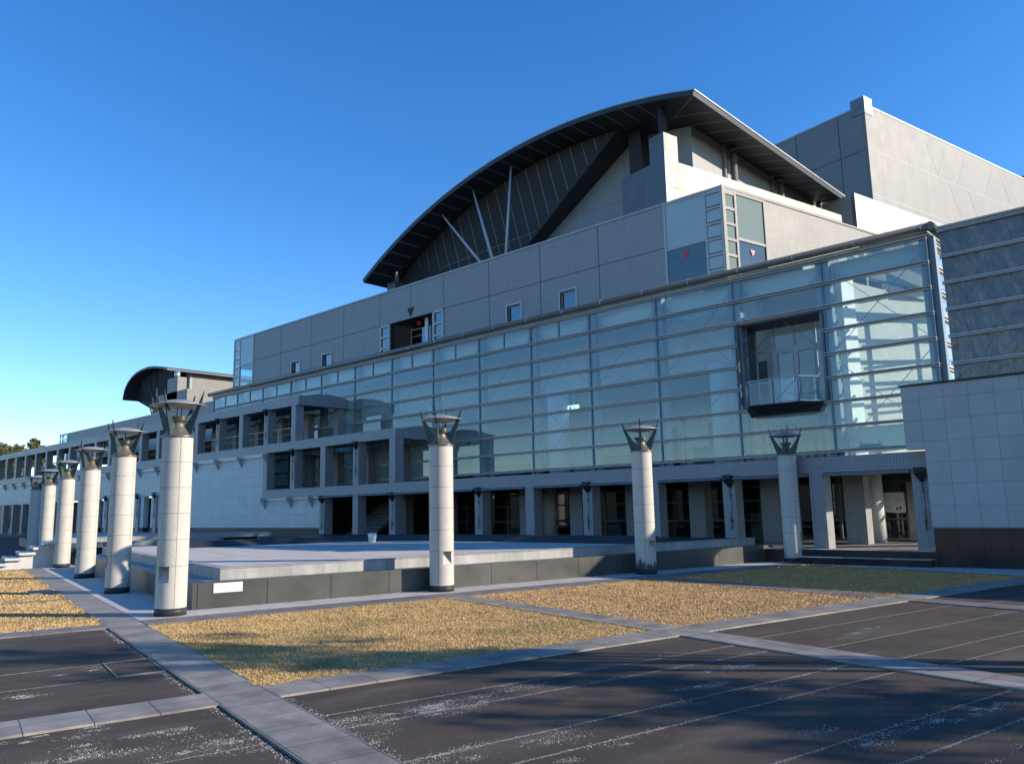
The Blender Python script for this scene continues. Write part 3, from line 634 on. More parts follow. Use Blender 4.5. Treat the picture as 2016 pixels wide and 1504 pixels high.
# notice board on the entrance glass
nb = thing('notice_board', 'white framed notice board with a red OPEN balloon on the entrance glass', 'notice board', (-10.57, 32.85, 1.6))
k = MB(); k.box(-11.02, -10.12, 32.86, 32.9, 1.58, 2.30); k.build('panel', M['white'], nb)
k = MB()
for q in ((-11.05, -11.02, 1.55, 2.33), (-10.12, -10.09, 1.55, 2.33), (-11.02, -10.12, 1.55, 1.58), (-11.02, -10.12, 2.30, 2.33)): k.box(q[0], q[1], 32.84, 32.9, q[2], q[3])
k.build('frame', M['silver'], nb)
def text(body, name, size, loc, m, parent, rot=(R(90), 0, 0), depth=.002, align='LEFT'):
    c = bpy.data.curves.new(name, 'FONT'); c.body = body; c.size = size; c.extrude = depth; c.align_x = align
    o = bpy.data.objects.new(name, c); COL.objects.link(o); bpy.context.view_layer.update()
    me = bpy.data.meshes.new_from_object(o.evaluated_get(bpy.context.evaluated_depsgraph_get())); bpy.data.objects.remove(o)
    me.materials.append(m); me.transform(Matrix.Translation(Vector(loc)-ORG[parent.name]) @ Matrix.Rotation(rot[0], 4, 'X'))
    o = bpy.data.objects.new(name, me); COL.objects.link(o); o.parent = parent; ORG[o.name] = ORG[parent.name]; return o
k = MB()
for i, (w, z, x) in enumerate(((.40, 2.19, -10.93), (.18, 2.08, -10.83), (.36, 1.98, -10.92), (.42, 1.78, -10.94), (.38, 1.73, -10.94))):
    xx = x
    while xx < x+w-.03:
        ww = random.uniform(.012, .03); k.box(xx, xx+ww, 32.852, 32.86, z-.011, z+.011); xx += ww+.008
    k.build('lettering', M['signgrey'], nb); k = MB()
k = MB(); k.cyl((-10.30, 32.856, 2.07), (-10.30, 32.86, 2.07), .135, n=20)
b0 = k.build('balloon', M['signred'], nb); k = MB(); k.cyl((-10.30, 32.851, 2.07), (-10.30, 32.856, 2.07), .122, n=20); k.build('balloon_face', M['white'], b0)
text('OPEN', 'open_lettering', .075, (-10.30, 32.849, 2.085), M['signred'], nb, align='CENTER')
text('\u55b6\u696d\u4e2d', 'open_lettering', .07, (-10.30, 32.849, 2.0), M['signred'], nb, align='CENTER')
k = MB(); k.box(-10.42, -10.34, 32.852, 32.86, 1.66, 1.76); k.cyl((-10.26, 32.852, 1.80), (-10.26, 32.86, 1.80), .022, n=12); k.box(-10.29, -10.27, 32.852, 32.86, 1.65, 1.78); k.box(-10.25, -10.23, 32.852, 32.86, 1.65, 1.78); k.box(-10.29, -10.23, 32.852, 32.86, 1.71, 1.78); k.build('pictogram', M['signink'], nb)
# wall lamps on the pillars
def make_lamp():
    t = thing('wall_lamp', 'x', 'wall lamp')
    k = MB(); k.loft([(-.19, 0, 0), (.19, 0, 0), (.19, -.26, 0), (-.19, -.26, 0)], [(-.03, 0, -.30), (.03, 0, -.30), (.03, -.05, -.30), (-.03, -.05, -.30)]); k.build('torch_head', M['black'], t)
    k = MB(); k.loft([(-.16, -.02, .03), (.16, -.02, .03), (.16, -.24, .03), (-.16, -.24, .03)], [(-.2, -.02, .16), (.1, -.02, .16), (.1, -.2, .16), (-.2, -.2, .16)]); k.build('glare_cap', M['black'], t)
    k = MB(); k.cyl((0, -.06, -1.80), (0, -.06, -.29), .022, n=10); k.build('rod', M['bronze'], t)
    k = MB(); k.box(-.03, .03, -.05, 0, -1.5, -1.44); k.box(-.03, .03, -.05, 0, -.6, -.54); k.build('clip', M['black'], t)
    return t
L0 = make_lamp()
for i, (q, z, lab) in enumerate(((0, 2.86, 'black torch lamp with long rod on the pillar next to the granite wall'), (2, 2.9, 'black torch lamp on the arcade pillar left of the shaded lamp column'),
      (4, 2.9, 'black torch lamp on the arcade pillar left of the stained lamp column'), (6, 2.9, 'black torch lamp on the arcade pillar right of the nearest basin wall column'),
      (8, 2.85, 'black torch lamp on the ground pillar under the end of the middle terrace'), (10, 2.85, 'black torch lamp on the ground pillar touching the white stone wall'),
      (9, 5.8, 'black torch lamp on the middle terrace, right one of its pair'), (11, 5.8, 'black torch lamp on the middle terrace, left one of its pair'),
      (12, 8.6, 'black torch lamp on the top gallery nearest its open end'), (14, 8.6, 'black torch lamp on the top gallery, second from its open end'),
      (17, 3.7, 'black torch lamp on the left wing, right of the dark doorway'), (18, 3.7, 'black torch lamp on the left wing, left of the dark doorway'), (20, 3.7, 'black torch lamp furthest along the left wing'))):
    o = L0 if i == 0 else copy_tree(L0); o.location = (PX(q)+.06 if q < 17 else PX(q)+.02, 27.0, z); o['label'] = lab; o['group'] = 'torch lamps on the colonnade'
# ================================================================== RIGHT SIDE: granite wall, louvre screen
gw = thing('granite_wall', 'grey granite panelled wall with polished black base right of the steps', 'wall', (-7.4, 26.6, 0))
k = MB(); k.box(-7.43, 40, 26.6, 27.0, 1.17, 5.52); k.box(-7.97, -7.43, 26.6, 27.0, 3.56, 5.52); k.build('panels', M['bluestone'], gw)
k = MB(); k.box(-7.41, 40, 26.585, 27.0, 0, 1.17); k.build('base', M['darkgranite2'], gw)
k = MB(); k.box(-8.0, 40, 26.56, 27.04, 5.52, 5.585); k.build('coping', M['black'], gw)
lv = thing('louvre_screen', 'tall dark grey panelled screen with horizontal rails behind the granite wall', 'screen', (-7.3, 30.4, 0))
zz = [4.78, 5.74, 6.70, 7.66, 8.62, 9.58, 10.54, 11.5]
for i in range(len(zz)-1):
    k = MB(); k.box(-7.32, 1.6, 30.45, 30.5, zz[i], zz[i+1]); k.build('panel', M['louvre'], lv)
    k = MB(); k.box(-7.36, 1.6, 30.33, 30.45, zz[i+1]-.10, zz[i+1]-.06); k.box(-7.36, 1.6, 30.36, 30.45, zz[i+1]-.03, zz[i+1]+.02); k.build('rail', M['rail'], lv)
k = MB(); k.box(-7.4, 1.65, 30.3, 30.6, 11.54, 11.6); k.build('coping', M['rail'], lv)
for x in (-7.2, -2.8, 1.5):
    k = MB(); k.box(x-.1, x+.1, 30.5, 30.7, 0, 11.5); k.build('post', M['steel'], lv)
# ================================================================== GLASS HALL
gh = thing('glass_hall', 'long glazed foyer hall with horizontal rails and a round gutter along its top', 'glass hall', (-30, 30.8, 0))
YG = 30.8; MX = lambda q: -7.88-3.858*q; RZ = lambda q: 3.92+.9405*q
NB = 14
for q in range(NB+1):
    x = MX(q); k = MB(); k.box(x-.26, x+.26, YG+.10, YG+.42, 3.5, 11.5); k.box(x-.035, x+.035, YG-.05, YG+.10, 3.6, 11.45); k.build('mullion', M['steel'], gh)
RX0, RX1, RZ0, RZ1 = MX(2)+.15, MX(1)-.12, RZ(2)+.06, RZ(6)-.06          # balcony recess
for q in range(9):
    z = RZ(q); k = MB()
    spans = [(MX(NB)-.1, MX(0)+.06)]
    if 2 < q < 6: spans = [(MX(NB)-.1, RX0), (RX1, MX(0)+.06)]
    for x0, x1 in spans:
        k.box(x0, x1, YG-.15, YG-.03, z+.025, z+.06); k.box(x0, x1, YG-.11, YG-.03, z-.06, z-.025); k.box(x0, x1, YG-.03, YG+.06, z-.05, z+.05)
    k.box(MX(0)-.03, MX(0)+.12, YG+.06, 44, z+.025, z+.075); k.box(MX(0)-.03, MX(0)+.08, YG+.06, 44, z-.07, z-.025)
    k.build('rail', M['rail'], gh)
for q in range(NB):                                                       # one mesh of glass per bay
    x0, x1 = MX(q+1), MX(q); k = MB()
    for r in range(8):
        if q == 1 and 2 <= r < 6:
            if r == 2: k.build('glazing', M['glass'], gh, fix=False); k = MB()
            continue
        s1, s2 = random.uniform(-.006, .006), random.uniform(-.0025, .0025)
        k.poly([(x0, YG-s1-s2, RZ(r)), (x1, YG+s1-s2, RZ(r)), (x1, YG+s1+s2, RZ(r+1)), (x0, YG-s1+s2, RZ(r+1))])
    k.build('glazing', M['glass'], gh, fix=False)
k = MB()
for j in range(4):
    for r in range(8): k.poly([(MX(0), YG+3.3*j, RZ(r)), (MX(0), YG+3.3*(j+1), RZ(r)), (MX(0), YG+3.3*(j+1), RZ(r+1)), (MX(0), YG+3.3*j, RZ(r+1))])
k.build('side_glazing', M['glass'], gh, fix=False)
k = MB()
for j in range(1, 5): k.box(MX(0)-.3, MX(0)-.06, YG+3.3*j-.1, YG+3.3*j+.1, 3.5, 11.5)
k.box(MX(0)-.08, MX(0)+.05, YG-.06, YG+.08, 3.6, 11.45); k.build('side_mullion', M['steel'], gh)
for q in range(4, NB):                                                    # the top row is split in the left bays
    x = (MX(q)+MX(q+1))/2; k = MB(); k.box(x-.04, x+.04, YG-.04, YG+.06, RZ(7)+.07, RZ(8)-.07); k.build('top_mullion', M['steel'], gh)
for q in range(NB):                                                       # tension crosses
    x0, x1 = MX(q+1)+.1, MX(q)-.1; k = MB(); y = YG+.30
    for z0, z1 in ((7.75, 11.2), (4.0, 7.55)):
        if q == 1 and z0 < 7: continue
        k.bar((x0, y, z0), (x1, y, z1), .022); k.bar((x0, y+.03, z1), (x1, y+.03, z0), .022)
    k.build('brace', M['cable'], gh)
    k = MB(); xx = MX(q+1)+.42
    k.cyl((xx, YG+.2, 3.7), (xx, YG+.2, 11.2), .018, n=6)
    for r in range(1, 8): k.box(MX(q+1)+.1, xx, YG+.18, YG+.22, RZ(r)+.22, RZ(r)+.26)
    k.build('tie_rod', M['steel'], gh)
k = MB(); k.box(MX(NB)-.15, MX(0)+.12, YG-.12, YG+.3, 11.5, 11.62); k.box(MX(0)-.3, MX(0)+.12, YG+.3, 44, 11.5, 11.62); k.box(-17.2, -12.6, YG+.3, 44, 11.46, 11.58); k.box(MX(NB), -17.2, 34.0, 44, 11.46, 11.58); k.build('roof', M['coping'], gh)
k = MB(); k.poly([(MX(NB), YG+.3, 11.52), (-17.2, YG+.3, 11.52), (-17.2, 33.98, 11.52), (MX(NB), 33.98, 11.52)]); k.poly([(-12.6, YG+.3, 11.52), (-8.18, YG+.3, 11.52), (-8.18, 44, 11.52), (-12.6, 44, 11.52)]); k.build('added_skylight', M['glassclear'], gh, fix=False)  # glass roof strips added to let daylight into the foyer
k = MB(); yc, zc = YG-.3, 11.74
k.cyl((MX(NB)-.3, yc, zc), (MX(0)+.2, yc, zc), .15, n=20); k.cyl((MX(0)+.3, yc-.1, zc), (MX(0)+.3, 44, zc), .15, n=20)
g_ = k.build('gutter', surface('gutter_metal', (.17,.155,.14), .5, .3, var=.1), gh)
for q in range(0, 23):
    x = MX(0)-2.4*q; k = MB(); k.cyl((x-.015, yc, zc), (x+.015, yc, zc), .156, n=20); k.build('gutter_bracket', M['silver'], g_)
# interior: floor, sloping ceiling, mezzanine, columns, walls
k = MB(); k.box(MX(NB), -7.95, YG+.05, 45, 3.47, 3.6); k.build('foyer_floor', M['floor'], gh)
k = MB(); k.prism([(-61, 34.1, 11.42), (-61, 36.0, 8.78), (-61, 37, 8.78), (-61, 45, 11.42)], (44.8, 0, 0)); k.box(-15.5, -12.62, YG+.45, 44, 11.3, 11.44); k.build('ceiling', M['ceil'], gh)
k = MB(); k.box(-61, -16.2, 36.0, 43, 7.7, 8.75); k.build('mezzanine', M['bulk'], gh)
k = MB(); k.box(-61, -16.2, 41, 41.2, 3.6, 7.7); k.box(-61, -16.2, 37.4, 37.6, 8.75, 10.3); k.box(-62, -61.8, YG+.5, 44, 3.6, 11.4); k.build('back_wall', M['cream'], gh)
k = MB(); k.box(-16.2, -11.9, 35.0, 35.2, 3.6, 11.3); k.build('block_wall', M['lobbywall'], gh)
k = MB(); k.obox((-11.85, 34.0, 0), UB, UA, 0, 10, 0, .3, 3.6, 11.3); k.build('side_wall', M['lobbywall'], gh)
k = MB(); k.obox((-11.85, 33.4, 0), UB, UA, -.25, .65, -.06, .8, 3.6, 11.3); k.build('wall_pier', M['white'], gh)
for r in range(1, 8):
    k = MB(); z = RZ(r)-.35; k.box(-11.4, -8.2, 33.6, 33.72, z, z+.12); k.build('cross_rail', M['cream'], gh)
k = MB(); k.box(MX(1)+.25, MX(0)-.1, YG+.46, YG+.5, RZ(0)+.05, RZ(1)-.06); k.box(MX(1)+.25, MX(0)-.1, YG+.46, YG+.5, RZ(7)+.06, RZ(8)-.05); k.build('frosted_infill', M['frost'], gh)
for q in range(1, NB):
    k = MB(); k.box(MX(q+1)+.28, MX(q)-.28, YG+.46, YG+.49, RZ(7)+.07, RZ(8)-.06); k.build('frosted_infill', M['frostpale'], gh)
for x in (-28.9, -18.5, -39.3, -49.7):
    k = MB(); k.cyl((x, 35, 3.6), (x, 35, 8.72 if x > -60 else 10), .62, n=32); k.build('round_column', M['white'], gh)
for x0, x1, z in ((-27.5, -23.5, 4.8), (-36, -31, 4.7), (-21.5, -19.6, 4.9), (-33.5, -30, 4.6)):
    k = MB(); k.box(x0, x1, 37, 37.6, 3.6, z); k.box(x0-.1, x1+.1, 36.9, 37.7, z, z+.06); k.build('counter', M['bulk'], gh)
for x0, x1, z0, z1 in ((-26.8, -24.6, 3.6, 6.6), (-22.8, -20.4, 3.6, 6.8), (-35, -33.4, 3.6, 6.0), (-44, -42, 3.6, 6.2)):
    k = MB(); k.box(x0, x1, 40.9, 41.0, z0, z1); k.box(x0+.1, x1-.1, 40.86, 40.9, z0+.1, z1-.15, 1); k.build('inner_door', [M['rail'], M['darkroom']], gh)
k = MB(); k.box(-20.2, -17.6, 40.8, 41.0, 5.0, 6.9); k.box(-20.05, -17.75, 40.77, 40.8, 5.15, 6.75, 1); k.build('framed_opening', [M['rail'], M['cream']], gh)
for i in range(9):
    x = -16.0+.36*i; k = MB(); k.box(x, x+.2, 33.4, 33.5, 3.62, 5.4); k.build('curtain', surface('curtain_%d' % i, (.40,.38,.33), .8), gh) if i == 0 else k.build('curtain', bpy.data.materials['curtain_0'], gh)
# balcony recess
rc = M['steel']; yb = YG+1.5
k = MB(); k.box(RX0-.06, RX0, YG-.1, yb, RZ0, RZ1); k.box(RX1, RX1+.06, YG-.1, yb, RZ0, RZ1); k.box(RX0, RX1, YG-.02, yb, RZ1-.08, RZ1-.02); k.box(RX0, RX1, YG-.02, yb, RZ0, RZ0+.06); k.build('recess_lining', M['bulk'], gh)
k = MB(); xa = [RX0+.02, RX0+.85, RX0+1.75, RX0+2.65, RX1-.02]
for i, x in enumerate(xa): k.box(x-.05, x+.05, yb, yb+.08, RZ0+.06, RZ1-.08)
k.box(RX0, RX1, yb+.004, yb+.076, 8.42, 8.54); k.box(RX0, xa[1], yb+.004, yb+.076, 7.1, 7.18); k.box(xa[3], RX1, yb+.004, yb+.076, 7.1, 7.18); k.build('recess_frame', M['greyframe'], gh)
k = MB(); k.poly([(RX0, yb+.04, RZ0), (RX1, yb+.04, RZ0), (RX1, yb+.04, RZ1), (RX0, yb+.04, RZ1)]); k.build('recess_glazing', M['glassclear'], gh, fix=False)
for x0, x1 in ((xa[1]+.05, xa[2]-.05), (xa[2]+.05, xa[3]-.05)):
    k = MB(); k.box(x0, x0+.09, yb-.03, yb, RZ0+.07, 8.41); k.box(x1-.09, x1, yb-.03, yb, RZ0+.07, 8.41); k.box(x0+.09, x1-.09, yb-.03, yb, 8.3, 8.41); k.box(x0+.09, x1-.09, yb-.03, yb, RZ0+.07, RZ0+.2); d = k.build('balcony_door', M['greyframe'], gh)
    k = MB(); hx = x1-.05 if x1 < xa[2] else x0+.05; k.box(hx-.012, hx+.012, yb-.09, yb-.03, 7.0, 7.25); k.build('handle', M['silver'], d)
bx0, bx1, by = RX0+.35, RX1-.2, YG-1.15; bz = RZ0-.02
bal = k = MB()
k.loft([(bx0+.75, by+.35, bz-.36), (bx1-.75, by+.35, bz-.36), (bx1-.1, YG-.2, bz-.36), (bx0+.1, YG-.2, bz-.36)], [(bx0+.45, by, bz), (bx1-.45, by, bz), (bx1+.1, YG-.2, bz), (bx0-.1, YG-.2, bz)])
bt = k.build('balcony_tray', M['black'], gh)
pp = [(bx0-.02, YG-.25), (bx0+.5, by+.06), (bx1-.5, by+.06), (bx1+.02, YG-.25)]
k = MB(); kg = MB()
for i in range(3):
    p, q = Vector((*pp[i], bz)), Vector((*pp[i+1], bz)); nn = 2 if i == 1 else 1
    k.bar(p+Vector((0,0,1.0)), q+Vector((0,0,1.0)), .05); k.bar(p+Vector((0,0,.06)), q+Vector((0,0,.06)), .035)
    for j in range(nn):
        a_, b_ = p.lerp(q, j/nn), p.lerp(q, (j+1)/nn)
        if (i+j) % 2: k.bar(a_+Vector((0,0,.95)), b_+Vector((0,0,.08)), .028)
        else: k.bar(a_+Vector((0,0,.08)), b_+Vector((0,0,.95)), .028)
        kg.poly([a_+Vector((0,0,.08)), b_+Vector((0,0,.08)), b_+Vector((0,0,.95)), a_+Vector((0,0,.95))])
        k.cyl(a_, a_+Vector((0,0,1.0)), .03, n=8); k.cyl(b_, b_+Vector((0,0,1.0)), .03, n=8)
r_ = k.build('balcony_railing', M['railgrey'], bt); kg.build('railing_pane', M['glassclear'], bt, fix=False)
# loose things inside the hall
def floor_lamp(x, y, lab):
    t = thing('floor_lamp', lab, 'floor lamp', (x, y, 3.6), 'uplighters in the glass hall')
    k = MB(); k.cyl((x, y, 3.6), (x, y, 6.05), .035, n=10); k.build('pole', M['black'], t)
    k = MB(); k.cyl((x, y, 6.0), (x, y, 6.45), .05, .28, n=4); k.build('shade', M['black'], t)
    k = MB(); k.cyl((x, y, 3.6), (x, y, 3.64), .2, n=16); k.build('foot', M['black'], t)
for x, lab in ((-30.6, 'tall uplighter left of the white round column behind the glass'), (-36.5, 'tall uplighter deepest in the left of the glass hall'), (-23.6, 'tall uplighter in the middle of the glass hall beyond the counter'), (-20.9, 'tall uplighter near the framed opening in the glass hall')): floor_lamp(x, 35.2, lab)
es = thing('exit_sign', 'small lit pale blue exit sign hanging beside the white round column', 'exit sign', (-27.9, 35.2, 7.6))
k = MB(); k.box(-28.3, -27.55, 35.15, 35.22, 7.42, 7.72); k.build('face', M['signgreen'], es); k = MB(); k.cyl((-27.9, 35.18, 7.72), (-27.9, 35.18, 8.6), .02, n=8); k.build('hanger', M['silver'], es)
k = MB(); k.box(-28.2, -28.05, 35.13, 35.15, 7.48, 7.66); k.box(-27.95, -27.7, 35.13, 35.15, 7.55, 7.6); k.build('symbol', M['white'], es)
k = MB(); k.loft([(-12.6,31.6,4.98),(-12.1,31.6,4.98),(-12.1,32.0,4.98),(-12.6,32.0,4.98)], [(-12.66,31.55,5.42),(-12.04,31.55,5.42),(-12.04,32.05,5.42),(-12.66,32.05,5.42)]); k.box(-12.7,-12.0,31.52,32.08,5.42,5.47)
tag(k.build('plastic_bin', M['blue']), 'bright blue plastic bin on the ledge behind the glass below the balcony', 'bin')
k = MB(); k.lathe([(.16, 0), (.2, .3), (.21, .34), (.18, .34), (.15, .05)], 20, c=(-15.0, 31.7, 4.98)); tag(k.build('flower_pot', M['plasticw']), 'white flower pot on the ledge behind the glass below the balcony', 'pot')
k = MB(); k.box(-16, -11.8, 31.3, 32.3, 4.9, 4.98); k.build('window_ledge', M['cream'], gh)

# ================================================================== MAIN HALL
mh = thing('concert_hall', 'large grey tiled hall block under a dark arched roof', 'hall', (-40, 34, 0))
YW = 34.0; XA, XB, ZT = -64.85, -17.4, 17.3
def wall_holes(k, x0, x1, z0, z1, y, holes, m=0, reveal=.35, mr=1):
    xs = sorted({x0, x1, *[h[0] for h in holes], *[h[1] for h in holes]}); zs = sorted({z0, z1, *[h[2] for h in holes], *[h[3] for h in holes]})
    for i in range(len(xs)-1):
        for j in range(len(zs)-1):
            cx, cz = (xs[i]+xs[i+1])/2, (zs[j]+zs[j+1])/2
            if any(h[0] < cx < h[1] and h[2] < cz < h[3] for h in holes): continue
            k.poly([(xs[i], y, zs[j]), (xs[i+1], y, zs[j]), (xs[i+1], y, zs[j+1]), (xs[i], y, zs[j+1])], m)
    for a, b_, c, d in holes:
        k.poly([(a,y,c),(a,y+reveal,c),(a,y+reveal,d),(a,y,d)], mr); k.poly([(b_,y,c),(b_,y,d),(b_,y+reveal,d),(b_,y+reveal,c)], mr)
        k.poly([(a,y,c),(b_,y,c),(b_,y+reveal,c),(a,y+reveal,c)], mr); k.poly([(a,y,d),(a,y+reveal,d),(b_,y+reveal,d),(b_,y,d)], mr)
wins = [(-55.5, -54.35, 12.74, 13.9), (-51.2, -50.05, 12.74, 13.9), (-31.8, -30.68, 12.72, 13.98), (-27.68, -26.55, 12.74, 14.02)]
logg = (-42.95, -38.6, 12.4, 14.9)
k = MB(); wall_holes(k, -61.58, -20.66, 11, 17.2, YW, wins+[logg, (-44.1, -43.0, 12.4, 14.9), (-38.48, -37.44, 12.4, 14.95)], 0, .35, 1)
for x in (-24.9, -29.12, -33.3, -37.43, -44.16, -48.48, -52.83, -57.2): 
    segs = [(11, 17.19)]
    if -44.2 < x < -43: segs = [(14.9, 17.19)]
    for a, b_ in segs: k.box(x-.018, x+.018, YW-.004, YW+.02, a, b_, 1)
k.box(-40.775, -40.745, YW-.004, YW+.02, 15.6, 17.19, 1)
for a, b_ in ((-61.58, -44.1), (-37.44, -20.66)): k.box(a, b_, YW-.0045, YW+.02, 14.92, 14.955, 1)
k.build('front_wall', [M['tile'], M['joint']], mh, fix=False)
k = MB(); k.box(XA, XB, YW-.06, YW+.4, 17.2, 17.3); k.build('coping', M['coping'], mh)
for a, b_, c, d in wins:
    k = MB(); w = .10
    k.box(a-w, a, YW-.05, YW+.1, c-w, d+w); k.box(b_, b_+w, YW-.05, YW+.1, c-w, d+w); k.box(a, b_, YW-.05, YW+.1, d, d+w); k.box(a, b_, YW-.05, YW+.1, c-w, c)
    f = k.build('window', M['greyframe'], mh); k = MB(); k.box(a, b_, YW+.15, YW+.19, c, d); k.build('pane', M['bluepane'], f)
    k = MB(); k.box(a, a+.06, YW+.1, YW+.15, c, d); k.box(b_-.06, b_, YW+.1, YW+.15, c, d); k.box(a+.06, b_-.06, YW+.1, YW+.15, c, c+.06); k.box(a+.06, b_-.06, YW+.1, YW+.15, d-.06, d); k.build('sash', M['rail'], f)
# loggia with flanking strips of small panes
def ladder(x0, x1, zs, y, name='pane_strip'):
    k = MB(); k.box(x0, x0+.14, y-.06, y+.1, zs[0], zs[-1]); k.box(x1-.14, x1, y-.06, y+.1, zs[0], zs[-1])
    for z in zs: k.box(x0+.14, x1-.14, y-.055, y+.1, z-.07, z+.07)
    f = k.build(name, M['rail'], mh)
    for i in range(len(zs)-1):
        q = MB(); q.box(x0+.14, x1-.14, y+.03, y+.05, zs[i]+.07, zs[i+1]-.07); q.build('pane', M['bluepane'], f)
ladder(-44.1, -43.0, [12.45, 13.24, 14.02, 14.8], YW); ladder(-38.48, -37.44, [12.48, 13.27, 14.07, 14.87], YW)
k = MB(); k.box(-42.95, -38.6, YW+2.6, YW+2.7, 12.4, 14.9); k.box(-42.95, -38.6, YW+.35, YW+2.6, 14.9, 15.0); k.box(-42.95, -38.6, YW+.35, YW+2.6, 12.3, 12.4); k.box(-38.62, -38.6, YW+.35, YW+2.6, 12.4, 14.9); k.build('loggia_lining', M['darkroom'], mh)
k = MB(); k.box(-42.7, -42.6, YW+1.6, YW+1.7, 12.4, 14.9); k.box(-41.1, -41.0, YW+1.6, YW+1.7, 12.4, 14.9); k.box(-42.6, -41.1, YW+1.6, YW+1.7, 14.55, 14.65)
for z in (12.95, 13.55, 14.1): k.box(-42.6, -41.1, YW+1.61, YW+1.69, z-.03, z+.03)
k.build('loggia_frame', M['rail'], mh)
k = MB(); k.box(-42.6, -41.1, YW+1.64, YW+1.66, 12.4, 14.6); k.box(-41.0, -39.9, YW+1.2, YW+1.22, 12.4, 14.6); k.build('loggia_glazing', M['bluepane'], mh)
k = MB(); k.box(-40.0, -39.72, YW+.6, YW+.75, 12.4, 14.9); k.build('loggia_post', M['white'], mh)
k = MB(); k.cyl((-39.1, YW+.8, 12.4), (-39.1, YW+.8, 14.9), .38, n=24); k.build('loggia_column', M['black'], mh)
k = MB(); k.cyl((-40.45, YW+.5, 14.45), (-40.45, YW+.5, 14.7), .14, n=16); k.build('alarm_bell', M['red'], mh)
k = MB(); k.prism([(-41.12, YW-.03, 15.62), (-40.40, YW-.03, 15.62), (-40.76, YW-.03, 14.98)], (0, .03, 0)); k.build('triangle_marker', M['joint'], mh)
# glazed corners
def corner_glass(x0, x1, xs, big_first):
    k = MB()
    for x in (x0, x1): k.box(x-.06, x+.06, YW-.05, YW+.1, 11, 17.2)
    k.box(xs-.05, xs+.05, YW-.045, YW+.1, 11, 17.2); 
    bx0, bx1 = (xs, x1) if big_first else (x0, xs)
    sx0, sx1 = (x0, xs) if big_first else (xs, x1)
    k.box(bx0+.05, bx1-.06, YW-.04, YW+.1, 14.72, 14.84); k.box(x0, x1, YW-.03, YW+.1, 17.1, 17.2)
    z = 17.1
    rows = []
    while z > 11.4: rows.append(z); z -= .79
    for z in rows: k.box(sx0+.05, sx1-.05, YW-.04, YW+.1, z-.09, z+.03)
    f = k.build('corner_window', M['rail'], mh)
    q = MB(); q.box(bx0+.05, bx1-.06, YW+.0, YW+.02, 11, 14.72); q.build('pane', M['cornerglass'], f); q = MB(); q.box(bx0+.05, bx1-.06, YW+.0, YW+.02, 14.84, 17.1); q.build('frosted_pane', M['frost'], f)
    q = MB()
    for z in rows: q.box(sx0+.06, sx1-.06, YW+.0, YW+.02, z-.7, z-.12)
    q.build('small_panes', M['frost'], f)
M['cornerglass'] = glass('corner_glass', (.66,.80,.80), .06, .8, 0, (.85,.92,.95), .06)
corner_glass(-20.66, -17.45, -18.35, False); corner_glass(XA, -61.58, -63.85, True)
for x0, x1 in ((-20.66, -17.6), (XA+.1, -61.58)):
    k = MB(); k.box(x0, x1, YW+3.0, YW+3.1, 11, 17.2); k.box(x0, x1, YW+.12, YW+3.0, 14.7, 14.8); k.build('corner_room', M['lobbywall'], mh)
k = MB(); k.prism([(-19.75, YW-.012, 14.42), (-19.35, YW-.012, 14.42), (-19.55, YW-.012, 14.08)], (0, .01, 0)); k.build('fire_access_mark', M['red'], mh)
CO = Vector((XB, YW, 0))
k = MB(); k.obox(CO, UB, UA, 3.2, 16, 0, .3, 11, 17.2); k.build('side_wall', M['litwall'], mh)
k = MB(); k.obox(CO, UB, UA, -.06, 16, -.05, .45, 17.2, 17.3); k.build('coping', M['litwall'], mh)
k = MB(); k.obox(CO, UB, UA, -.05, .16, -.05, .12, 11, 17.2); k.obox(CO, UB, UA, .85, 1.0, -.03, .1, 11, 17.2); k.obox(CO, UB, UA, 3.08, 3.22, -.03, .1, 11, 17.2)
k.obox(CO, UB, UA, 1.0, 3.08, -.02, .1, 14.7, 14.84); k.obox(CO, UB, UA, .16, 3.08, -.025, .1, 17.05, 17.2)
z = 17.05
rows = []
while z > 11.4: rows.append(z); z -= .79
for z in rows: k.obox(CO, UB, UA, .16, .85, -.02, .1, z-.12, z+.02)
f = k.build('corner_window', M['litwall'], mh)
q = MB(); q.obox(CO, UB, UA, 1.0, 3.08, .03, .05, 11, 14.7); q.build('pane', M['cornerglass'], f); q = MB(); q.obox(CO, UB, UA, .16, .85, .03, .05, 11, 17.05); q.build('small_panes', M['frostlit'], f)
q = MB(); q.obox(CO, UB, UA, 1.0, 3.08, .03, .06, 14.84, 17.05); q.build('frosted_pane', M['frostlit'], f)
q = MB(); p = lambda t_, z: CO+UB*t_-UA*.012+Vector((0,0,z)); q.prism([p(1.85, 14.35), p(2.2, 14.35), p(2.02, 14.05)], UA*.01); q.build('fire_access_mark', M['red'], f)
k = MB(); k.poly([(XA, YW+.4, 16.9), (XB-.5, YW+.4, 16.9), (-14.5, 50, 16.9), (XA, 50, 16.9)]); k.box(XA, XA+.3, YW+3.1, 50, 11, 17.2); k.build('flat_roof', M['bulk'], mh)
